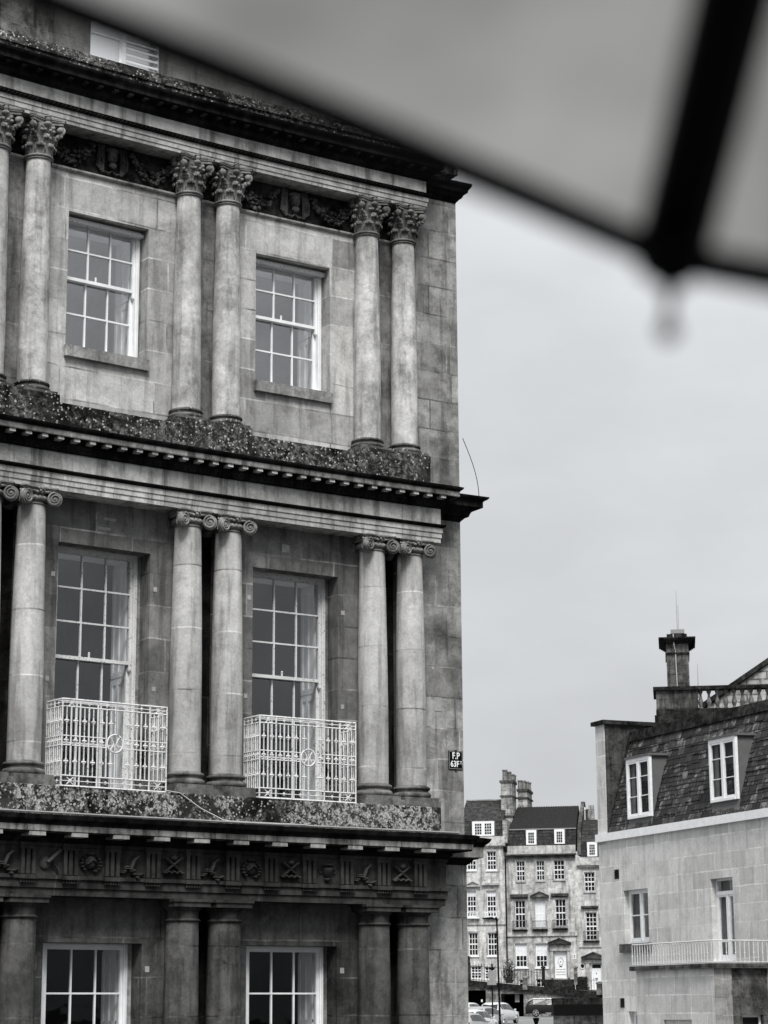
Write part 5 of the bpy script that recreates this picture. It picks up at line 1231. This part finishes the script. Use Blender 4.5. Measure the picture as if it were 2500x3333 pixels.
for i in range(n):
    a = xv0 + (xv1 - xv0) * i / n; b = xv0 + (xv1 - xv0) * (i + 1) / n
    mb.hexa([(a, -.18, vt(a) - .05), (b, -.18, vt(b) - .05), (b, .5, vt(b) - .05), (a, .5, vt(a) - .05), (a, -.18, vt(a) + .5), (b, -.18, vt(b) + .5), (b, .5, vt(b) + .5), (a, .5, vt(a) + .5)])
mb.build('coping', M['copingd'], vr, PV.W)
mb = MB(); mb.quad([(xv0, .4, vt(xv0) + .4), (xv1, .4, vt(xv1) + .4), (xv1 + 3, 14, vt(xv1) + .4), (xv0 - 3, 14, vt(xv0) + .4)]); struct(mb.build('raised_pavement', M['asphalt'], None, PV.W))
# railings along the pavement edge
def railing(name, px0, px1, dy, h0, label, gap=.13):
    xa = V(px0, 3180, dy)[0]; xb_ = V(px1, 3180, dy)[0]; e = empty(name, PV.W @ trans((xa, dy, vt(xa) + .45)), label, 'railing', 'black iron railings on the raised pavement')
    mb = MB(); x = xa; r2m = MB()
    while x < xb_:
        z = vt(x) + .45; mb.box((x - .018, dy, z), (x + .018, dy + .03, z + h0)); mb.blob((x, dy + .015, z + h0 + .03), (.028, .028, .06), 3, 5); x += gap * 2
    mb.build('bars', M['black'], e, PV.W)
    for zz in (.15, h0 - .15): r2m.tube([(xa, dy, vt(xa) + .45 + zz), (xb_, dy, vt(xb_) + .45 + zz)], .025, 4)
    r2m.build('rail', M['black'], e, PV.W); return e
railing('railing', 1532, 1650, .15, 1.55, 'black spiked railing on the pavement edge in front of the leftmost far house')
railing('railing', 1666, 1768, .15, 1.45, 'black spiked railing on the pavement edge in front of the middle house windows')
railing('railing', 1905, 1945, .3, 1.2, 'short black railing by the round window of the rightmost far house')
def pier(px, py0, py1, w_, mat, lab):
    a = V(px, py0, -.05); b = V(px, py1, -.05); Wt = PV.W @ trans((a[0], -.05, b[1])); h = a[1] - b[1]; e = empty('gate_pier', Wt, lab, 'gate pier', 'piers along the raised pavement')
    mb = MB(); mb.box((-w_ / 2, -w_ / 2, 0), (w_ / 2, w_ / 2, h - .16)); mb.build('post', M[mat], e, Wt); mb = MB(); mb.box((-w_ / 2 - .06, -w_ / 2 - .06, h - .16), (w_ / 2 + .06, w_ / 2 + .06, h - .02)); mb.hexa([(-w_ / 2, -w_ / 2, h - .02), (w_ / 2, -w_ / 2, h - .02), (w_ / 2, w_ / 2, h - .02), (-w_ / 2, w_ / 2, h - .02), (-.05, -.05, h + .08), (.05, -.05, h + .08), (.05, .05, h + .08), (-.05, .05, h + .08)]); mb.build('cap', M[mat], e, Wt)
pier(1525, 3114, 3200, .27, 'copingd', 'tall dark pier at the far left end of the raised pavement'); pier(1768, 3146, 3200, .28, 'copingd', 'tall dark pier left of the white panelled door'); pier(1709, 3178, 3222, .42, 'vault', 'short pale stone pier between the two railings'); pier(1873, 3146, 3205, .3, 'vault', 'slim stone pier right of the white panelled door'); pier(1952, 3197, 3238, .55, 'vault', 'squat stone pier beside the mansard house corner')
# front garden wall right of the middle pier
a = V(1770, 3188, .1); b = V(1870, 3194, .1); c = V(1820, 3226, .1)
mb = MB(); mb.box((0, 0, 0), (b[0] - a[0], .35, a[1] - c[1])); wl_ = mb.build('garden_wall', M['copingd'], None, PV.W @ trans((a[0], .1, c[1]))); tag(wl_, 'low mossy dark garden wall below the white panelled door', 'wall')
# steps up to the door
# hedge
def leafcloud(center, rad, n, size, seed, shape='ball'):
    rs = random.Random(seed); mb = MB()
    for _ in range(n):
        if shape == 'box': d = Vector((rs.uniform(-1, 1), rs.uniform(-1, 1), rs.uniform(-1, 1)))
        else:
            d = Vector((rs.gauss(0, 1), rs.gauss(0, 1), rs.gauss(0, 1))); d = d.normalized() * (rs.random() ** .4)
        p = Vector(center) + Vector((d.x * rad[0], d.y * rad[1], d.z * rad[2]))
        a = Vector((rs.gauss(0, 1), rs.gauss(0, 1), rs.gauss(0, 1))).normalized() * size * rs.uniform(.6, 1.3); b = a.cross(Vector((rs.gauss(0, 1), rs.gauss(0, 1), rs.gauss(0, 1)))).normalized() * size * .55
        mb.quad([p - a, p + b, p + a, p - b])
    return mb
h = PV.rect(1874, 3179, 1911, 3221, .2); Wt = PV.W @ trans(((h[0] + h[1]) / 2, .4, h[2]))
e = empty('hedge', Wt, 'dark clipped hedge beside the rightmost far house door', 'hedge'); leafcloud((0, 0, (h[3] - h[2]) / 2), ((h[1] - h[0]) / 2, .5, (h[3] - h[2]) / 2), 1500, .07, 5, 'box').build('foliage', M['hedge'], e, Wt)
mb = MB(); mb.box((-(h[1] - h[0]) * .42, -.3, 0), ((h[1] - h[0]) * .42, .3, (h[3] - h[2]) * .88)); mb.build('stem_mass', M['hedge'], e, Wt)
# bare upright shrub between left and middle houses
a = V(1655, 3102, .4); b = V(1655, 3200, .4); Wt = PV.W @ trans((a[0], .4, b[1])); e = empty('shrub', Wt, 'dark upright shrub with bare branches standing in front of the drainpipe', 'shrub')
rs = random.Random(4); mb = MB(); H_ = a[1] - b[1]
for i in range(46):
    x = rs.gauss(0, .32); hh = H_ * rs.uniform(.35, .95) * (1 - min(.6, abs(x) * .6)); pts = [Vector((x * .4, 0, 0))]; lean = x * 1.1
    for q in range(1, 5): pts.append(Vector((x * .4 + lean * q / 4 + rs.uniform(-.06, .06), rs.uniform(-.1, .1), hh * q / 4)))
    mb.tube(pts, .035, 4, .01)
mb.build('branches', M['bark'], e, Wt)
mb = leafcloud((0, 0, H_ * .42), (.55, .4, H_ * .40), 500, .07, 9); mb.build('foliage', M['leaf'], e, Wt)

# ------------------------------------------------------------------ ground and road
def gz(y):
    pts = ((-1e4, -1.6), (60, -1.6), (131, -1.37), (147, -1.0), (160, -.75), (172, -.62), (200, -.28), (1e4, -.28))
    for (a, za), (b, zb) in zip(pts, pts[1:]):
        if a <= y <= b: return za + (zb - za) * (y - a) / (b - a)
mb = MB(); ysl = [-600, -60, 30, 60, 90, 131, 147, 160, 172, 200, 260, 900]; xsl = [-900, -60, 0, 60, 900]
mb.grid([[(x, y, gz(y)) for x in xsl] for y in ysl], lambda i, j: (xsl[j], ysl[i])); struct(mb.build('ground', M['asphalt']))
mb = MB(); mb.grid([[(x, y, gz(y) + .006) for x in (-12, 26)] for y in (66, 90, 131, 147, 160, 172, 200.5)], lambda i, j: (j * 30, i * 20)); struct(mb.build('road', M['road']))
# ------------------------------------------------------------------ dark stone porch at the foot of the mansard house
PP = Plane(1870, 95, 0.02); a = PP.rect(1800, 3249, 1962, 3269); b = PP.rect(1800, 3269, 1962, 3306); c = PP.rect(1802, 3306, 1962, 3340)
e = empty('garden_building', PP.W @ trans((a[0], 0, gz(95))), 'low pale stone outbuilding with a heavy black flat roof edge, left of the mansard house', 'outbuilding')
mb = MB(); mb.box((a[0], 0, a[2]), (a[1] + 1.5, .7, a[3])); mb.build('parapet', M['copingd'], e, PP.W)
mb = MB(); mb.box((b[0], -.35, b[2] + .0), (b[1] + 1.5, .8, b[3] - .004)); mb.build('roof_edge', M['black'], e, PP.W)
mb = MB(); mb.box((c[0] + .05, .15, gz(95) - .2), (c[1] + 1.5, .6, b[2] - .002)); mb.build('wall', M['vault'], e, PP.W)

# ------------------------------------------------------------------ cars
def car(name, W, label, paintm, L=4.2, Wd=1.78, H=1.48, kind='hatch', parts=True):
    e = empty(name, W, label, 'car', 'cars parked along the far street')
    # stations along x (rear = -L/2): (x, z_low, z_belt, z_roof, halfwidth, roof halfwidth)
    hw = Wd / 2; r = H
    if kind == 'suv': st = [(-.5, .5, .86, .87, .80, .74), (-.49, .36, .92, .95, .93, .8), (-.44, .3, .98, 1.38, 1, .72), (-.36, .28, 1.0, 1.62, 1, .70), (-.1, .28, .98, 1.66, 1, .70), (.08, .28, .97, 1.58, 1, .70), (.22, .28, .95, 1.12, 1, .78), (.28, .28, .94, 1.0, 1, .9), (.42, .3, .88, .92, .97, .86), (.49, .38, .74, .76, .86, .7), (.5, .45, .66, .67, .75, .6)]
    else: st = [(-.5, .42, .78, .80, .78, .70), (-.49, .30, .86, .90, .92, .80), (-.46, .26, .92, 1.10, .99, .76), (-.40, .24, .94, 1.40, 1, .70), (-.32, .24, .94, 1.47, 1, .68), (-.08, .24, .92, 1.48, 1, .68), (.06, .24, .90, 1.42, 1, .68), (.22, .24, .88, 1.02, 1, .78), (.27, .24, .87, .92, 1, .9), (.42, .26, .80, .84, .96, .84), (.49, .32, .66, .68, .85, .7), (.5, .4, .6, .61, .75, .6)]
    sc = H / (1.66 if kind == 'suv' else 1.48); rows = []
    for (x, zl, zb_, zr_, wl_, wr) in st:
        x *= L; a = hw * wl_; b = hw * wr; zl *= sc; zb_ *= sc; zr_ *= sc
        h = [(a * .86, zl), (a * .99, zl + .1), (a, (zl + zb_) / 2), (a * .97, zb_), (b + (a * .97 - b) * .12, zb_ + (zr_ - zb_) * .86), (b * .82, zr_), (0, zr_ + .012)]
        rows.append([(x, -y, z) for y, z in h] + [(x, y, z) for y, z in h[-2::-1]])
    mb = MB(); mb.grid(rows); mb.quad(rows[0]); mb.quad(rows[-1])
    for q in (0, -1): pass
    mb.quad([rows[i][0] for i in (0, 3, 8, -1)] + [rows[i][-1] for i in (-1, 8, 3, 0)])
    mb.build('body', M[paintm], e, W, smooth=True, ang=50)
    # glass: side strips, rear and front screens, 6 mm proud
    g = MB()
    def lp(i, t, s, dy=.012):
        p = rows[i][3 if s < 0 else -4]; q = rows[i][4 if s < 0 else -5]; return (p[0] + (q[0] - p[0]) * t, p[1] + (q[1] - p[1]) * t + s * dy, p[2] + (q[2] - p[2]) * t)
    idx = [3, 4, 5, 6, 7] if kind != 'suv' else [2, 3, 4, 5, 6]
    for s in (-1, 1):
        for k2, (i, j) in enumerate(zip(idx, idx[1:])):
            hi0 = .93; lo = .12; a = lp(i, lo, s); b = lp(j, lo, s); c = lp(j, hi0 if k2 < len(idx) - 2 else .5, s); d = lp(i, hi0, s)
            g.quad([(a[0] + .03, a[1], a[2]), (b[0] - .03, b[1], b[2]), (c[0] - .03, c[1], c[2]), (d[0] + .03, d[1], d[2])])
    ir = (1, 2, 3) if kind != 'suv' else (1, 2, 3)
    def mid(i, z, fy, dx): return (rows[i][6][0] + dx, fy, z)
    i0, i1 = (1, 3) if kind != 'suv' else (1, 3)
    xa, za = rows[i0][6][0], rows[i0][6][2]; xb_, zb2 = rows[i1][5][0], rows[i1][5][2]
    ra = [(xa - .01, .62 * hw * 1.1, za + .06), (xb_ - .05, .58 * hw * 1.1, zb2 - .07)]
    im = rows[2]; xm, zm = im[6][0], im[6][2]
    g.quad([(xa - .02, -ra[0][1], za + .05), (xa - .02, ra[0][1], za + .05), (xm - .03, ra[0][1], zm + .0), (xm - .03, -ra[0][1], zm + .0)]); g.quad([(xm - .03, -ra[0][1], zm), (xm - .03, ra[0][1], zm), (xb_ - .05, ra[1][1], zb2 - .06), (xb_ - .05, -ra[1][1], zb2 - .06)])
    j0, j1 = (6, 7) if kind != 'suv' else (5, 6); p, q = rows[j0][6], rows[j1][6]
    g.quad([(p[0] + .06, -.56 * hw * 1.15, p[2] - .03), (p[0] + .06, .56 * hw * 1.15, p[2] - .03), (q[0] + .03, .66 * hw * 1.15, q[2] + .03), (q[0] + .03, -.66 * hw * 1.15, q[2] + .03)])
    g.build('window_glass', M['carglass'], e, W)
    for sx in (-1, 1):
        for sy in (-1, 1):
            rw = .33 if kind != 'suv' else .37; c = Vector((sx * L * .305 - (.0), sy * (hw - .11), rw)); t = MB(); n = 18
            for a0, a1, r0, r1 in ((-.11, -.10, .2, rw), (-.10, .10, rw, rw), (.10, .11, rw, .2)):
                t.grid([[c + Vector((r0 * cos(2 * pi * k2 / n), a0, r0 * sin(2 * pi * k2 / n))) for k2 in range(n)], [c + Vector((r1 * cos(2 * pi * k2 / n), a1, r1 * sin(2 * pi * k2 / n))) for k2 in range(n)]], None, True)
            wo_ = t.build('wheel', M['tyre'], e, W); t = MB()
            t.quad([c + Vector((.2 * cos(2 * pi * k2 / n), sy * .07, .2 * sin(2 * pi * k2 / n))) for k2 in range(n)])
            wb = t.build('hub', M['black'], wo_, W); t = MB()
            for k2 in range(5):
                a = 2 * pi * k2 / 5; t.tube([c + Vector((0, sy * .115, 0)), c + Vector((.235 * cos(a), sy * .115, .235 * sin(a)))], .03, 4, .045)
            t.tube([c + Vector((.24 * cos(2 * pi * k2 / n), sy * .112, .24 * sin(2 * pi * k2 / n))) for k2 in range(n + 1)], .022, 4); t.build('rim', M['rim'], wo_, W)
    for sy in (-1, 1):
        t = MB(); t.blob((-L * .485, sy * hw * .78, .88 * sc), (.07, .13, .09), 5, 8); t.build('tail_light', M['lamp'], e, W)
        t = MB(); t.blob((L * .16, sy * (hw + .09), .98 * sc), (.06, .09, .065), 5, 8); t.tube([(L * .16, sy * hw * .9, .95 * sc), (L * .16, sy * (hw + .06), .97 * sc)], .025, 5); t.build('wing_mirror', M[paintm], e, W)
    t = MB(); t.box((-L * .5 - .03, -.26, .62 * sc), (-L * .5 + .01, .26, .73 * sc)); t.build('number_plate', M['plate'], e, W)
    t = MB(); t.box((-L * .497 - .02, -hw * .7, .26), (-L * .45, hw * .7, .40)); t.build('bumper_trim', M['tyre'], e, W)
    if kind == 'suv':
        for sy in (-1, 1):
            t = MB(); pp = [rows[i][4 if sy < 0 else -5] for i in (2, 3, 4, 5, 6)]; t.tube([(p[0], p[1] + sy * .02, p[2] + .04) for p in pp], .045, 5); t.build('window_trim', M['rim'], e, W)
        t = MB(); t.box((-L * .12, -hw - .02, .30), (L * .12, -hw + .02, .36)); t.build('sill_trim', M['rim'], e, W)
    return e
def carW(px, dist, ang): d = ray(px, 3300); d = Vector((d.x, d.y, 0)); p = d / d.y * dist; return trans((p.x, p.y, gz(dist))) @ rotz(ang)
HD = radians(66)     # rear towards the camera, turned a little to the left so the right flank shows
car('car', carW(1625, 162, HD), 'white hatchback seen from behind, nearest the black street lamp pole', 'carwhite', 4.2, 1.80, 1.52)
car('car', carW(1577, 147, HD), 'silver-roofed dark saloon between the two white hatchbacks, seen from behind', 'carsilver', 4.4, 1.85, 1.46)
car('car', carW(1547, 139, HD), 'white hatchback in front of the row, large pale rear window', 'carwhite', 4.1, 1.8, 1.44)
car('car', carW(1528, 131, HD), 'silver hatchback nearest the terrace corner, cut off by the wall', 'carsilver', 4.0, 1.75, 1.42)
car('car', carW(1527, 172, HD), 'white car furthest back beside the black vault opening, half hidden by the terrace corner', 'carwhite', 4.3, 1.8, 1.46)
car('suv', carW(1797, 197, radians(-4)), 'black sports utility vehicle with chrome window line, side on', 'cardark', 4.7, 1.95, 1.66, 'suv')
# ------------------------------------------------------------------ street furniture
d = ray(1627, 3300); d = Vector((d.x, d.y, 0)); p = d / d.y * 92; Wt = trans((p.x, p.y, gz(92))); top = (ray(1622, 2992) * (92 / ray(1622, 2992).y)).z - gz(92)
e = empty('street_lamp', Wt, 'tall black street lamp with a flat arm reaching left, in front of the far houses', 'street lamp')
mb = MB(); mb.tube([(0, 0, 0), (0, 0, 1.2)], .065, 10); mb.tube([(0, 0, 1.2), (-.06, 0, top)], .046, 10, .036); mb.build('pole', M['black'], e, Wt, smooth=True)
mb = MB(); mb.tube([(-.06, 0, top), (-.2, 0, top + .04), (-.35, 0, top + .05)], .03, 6); mb.blob((-.08, 0, top + .02), (.06, .06, .08), 5, 8)
mb.hexa([(-.66, -.1, top + .01), (-.2, -.12, top - .0), (-.2, .12, top - .0), (-.66, .1, top + .01), (-.64, -.08, top + .06), (-.22, -.1, top + .1), (-.22, .1, top + .1), (-.64, .08, top + .06)]); mb.build('lamp_head', M['black'], e, Wt)
PS = Plane(1601, 140, 0); a = PS.at(1601, 3139); Wt = PS.W @ trans((a[0], 0, gz(140))); e = empty('road_sign', Wt, 'road sign seen from behind, grey plates on a black pole left of the street lamp', 'road sign')
ht = a[1] - gz(140); mb = MB(); mb.tube([(0, 0, 0), (0, 0, ht)], .05, 8); mb.blob((0, 0, ht), .055, 4, 8); mb.build('pole', M['black'], e, Wt, smooth=True)
dz = a[1]; z_ = lambda py: PS.at(1601, py)[1] - gz(140); x_ = lambda px: PS.at(px, 3200)[0] - a[0]
mb = MB(); cz = z_(3175); rr = .30; mb.tube([(0, -.03 - .004 + .0, cz), (0, -.05, cz)], rr, 24); mb.build('round_plate', M['lead'], e, Wt)
mb = MB(); mb.box((x_(1586), -.05, z_(3206)), (x_(1616), -.035, z_(3190))); mb.build('square_plate', M['lead'], e, Wt)
mb = MB(); [mb.box((x_(1594), -.03, z_(y_) - .02), (x_(1609), .07, z_(y_) + .02)) for y_ in (3167, 3183)]; mb.box((x_(1587), -.03, z_(3191) - .03), (x_(1614), .07, z_(3191) + .02)); mb.build('clamp', M['black'], e, Wt)
PQ = Plane(1745, 34, 0); a = PQ.at(1745, 3312); Wt = PQ.W @ trans((a[0], 0, gz(34))); e = empty('iron_post', Wt, 'black cast-iron urn finial on a post at the bottom edge below the black car wheel', 'post'); h_ = a[1] - gz(34)
mb = MB(); mb.lathe([(.04, 0), (.04, h_ - .14), (.025, h_ - .12), (.028, h_ - .09), (.04, h_ - .05), (.05, h_ - .02), (.052, h_ - .01), (.035, h_ - .005), (.02, h_)], 14); mb.build('shaft', M['black'], e, Wt, smooth=True)

# ------------------------------------------------------------------ plane trees standing in the middle of the circus, behind the camera (out of view; enlarged, with extra ones added, to block low sky light)
rs = random.Random(12); tW = trans((24, -16, -1.6)) @ Matrix.Scale(1.35, 4); te = empty('plane_tree', tW, 'big leafy plane tree on the central green, nearest the terrace', 'tree', 'plane trees on the central green')
mb = MB(); mb.tube([(0, 0, 0), (.1, 0, 4), (-.2, .2, 9), (0, 0, 16)], .7, 10, .2)
for i in range(16):
    a = rs.uniform(0, 2 * pi); z = rs.uniform(5, 13); l_ = rs.uniform(4, 8); mb.tube([(0, 0, z), (cos(a) * l_ * .5, sin(a) * l_ * .5, z + l_ * .4), (cos(a) * l_, sin(a) * l_, z + l_ * .9)], .25, 6, .05)
mb.build('trunk', M['bark'], te, tW)
mb = MB()
for i in range(34):
    a = rs.uniform(0, 2 * pi); r_ = rs.uniform(1, 7.5); z = rs.uniform(6.5, 19); c = (cos(a) * r_, sin(a) * r_, z); s_ = rs.uniform(1.6, 2.8)
    q = leafcloud(c, (s_, s_, s_ * .8), 240, .34, i); mb.v, off_ = mb.v + q.v, len(mb.v); mb.f += [tuple(x + off_ for x in f) for f in q.f]; mb.uv += q.uv
mb.build('crown', M['leaf'], te, tW)
for i, (x, y, r_, lab) in enumerate(((36, -26, 1.2, 'big leafy plane tree on the central green, second furthest right'), (14, -28, 2.5, 'big leafy plane tree on the central green, second furthest left'), (27, -36, 4.0, 'big leafy plane tree on the central green, furthest back'), (42, -34, 5.1, 'unseen plane tree added to block low sky light, furthest right on the central green'), (2, -34, .6, 'unseen plane tree added to block low sky light, furthest left on the central green'))):  # last two are unseen extras added to cut low sky light
    copy_tree(te, trans((x, y, -1.6)) @ rotz(r_) @ Matrix.Scale(1.35, 4), None, lab)

# ------------------------------------------------------------------ umbrella over the photographer, right in front of the lens
RU = .62
O_ = Vector((-0.03711199, -0.14813169, 0.01051304)); n_ = Vector((0.31244308, -0.27649471, 0.90880691)).normalized()
ef = Vector((0.16015368, 0.95834039, 0.23650474)).normalized(); es = Vector((0.93633868, -0.0716545, -0.34370846)).normalized()
tips = [O_ + (ef * cos(k_ * pi / 4) + es * sin(k_ * pi / 4)) * RU for k_ in range(8)]
apex = O_ + n_ * .24
Wu = trans(O_); e = empty('umbrella', Wu, 'grey umbrella canopy with dark rib, out of focus across the top right', 'umbrella')
Wi = Matrix.Identity(4)
def ribpt(T_, t):      # t 0 at apex, 1 at tip
    h_ = (1 - t ** 1.9) * .24; c = O_ + (T_ - O_) * t; return c + n_ * h_
mb = MB(); hem = MB()
for k_ in range(8):
    A, B = tips[k_], tips[(k_ + 1) % 8]; n1, n2 = 16, 14; rows = []
    for i in range(n1 + 1):
        t = i / n1; pa, pb = ribpt(A, t), ribpt(B, t); row = []
        for j in range(n2 + 1):
            s = j / n2; q = pa.lerp(pb, s); sag = 4 * s * (1 - s); q = q + (O_ + n_ * .1 - q) * (.055 * sag * t ** 3) ; row.append(q)
        rows.append(row)
    mb.grid(rows)
    edge = rows[-1]; inn = [q + (O_ + n_ * .10 - q).normalized() * .029 for q in edge]; low = [q - n_ * .0015 for q in edge]; lin = [q - n_ * .0015 for q in inn]
    hem.grid([low, lin]); hem.tube(edge, .0012, 5)
cn = mb.build('canopy', M['fabric'], e, Wi, smooth=True, ang=60); hem.build('hem', M['black'], cn, Wi)
for k_ in range(8):
    T_ = tips[k_]; mb = MB(); mb.tube([ribpt(T_, t * .985) - n_ * .006 for t in [q / 20 for q in range(1, 21)]], .0078, 8); rb = mb.build('rib', M['black'], e, Wi, smooth=True)
    mb = MB(); d_ = (T_ - ribpt(T_, .97)).normalized(); mb.tube([T_ - d_ * .006, T_ + d_ * .004 + Vector((0, 0, -.009))], .0030, 6, .0007); mb.blob(T_ + d_ * .004 + Vector((0, 0, -.0115)), .0026, 6, 8); mb.build('rib_tip', M['black'], rb, Wi, smooth=True)
    mb = MB(); mb.tube([ribpt(T_, .5) - n_ * .008, O_ + n_ * .02], .002, 6); mb.build('stretcher', M['black'], e, Wi)
mb = MB(); mb.tube([apex + n_ * .05, O_ - n_ * .5], .006, 10); sh = mb.build('shaft', M['black'], e, Wi, smooth=True)
mb = MB(); mb.tube([O_ - n_ * .5, O_ - n_ * .62], .014, 12); mb.build('handle', M['black'], e, Wi, smooth=True)
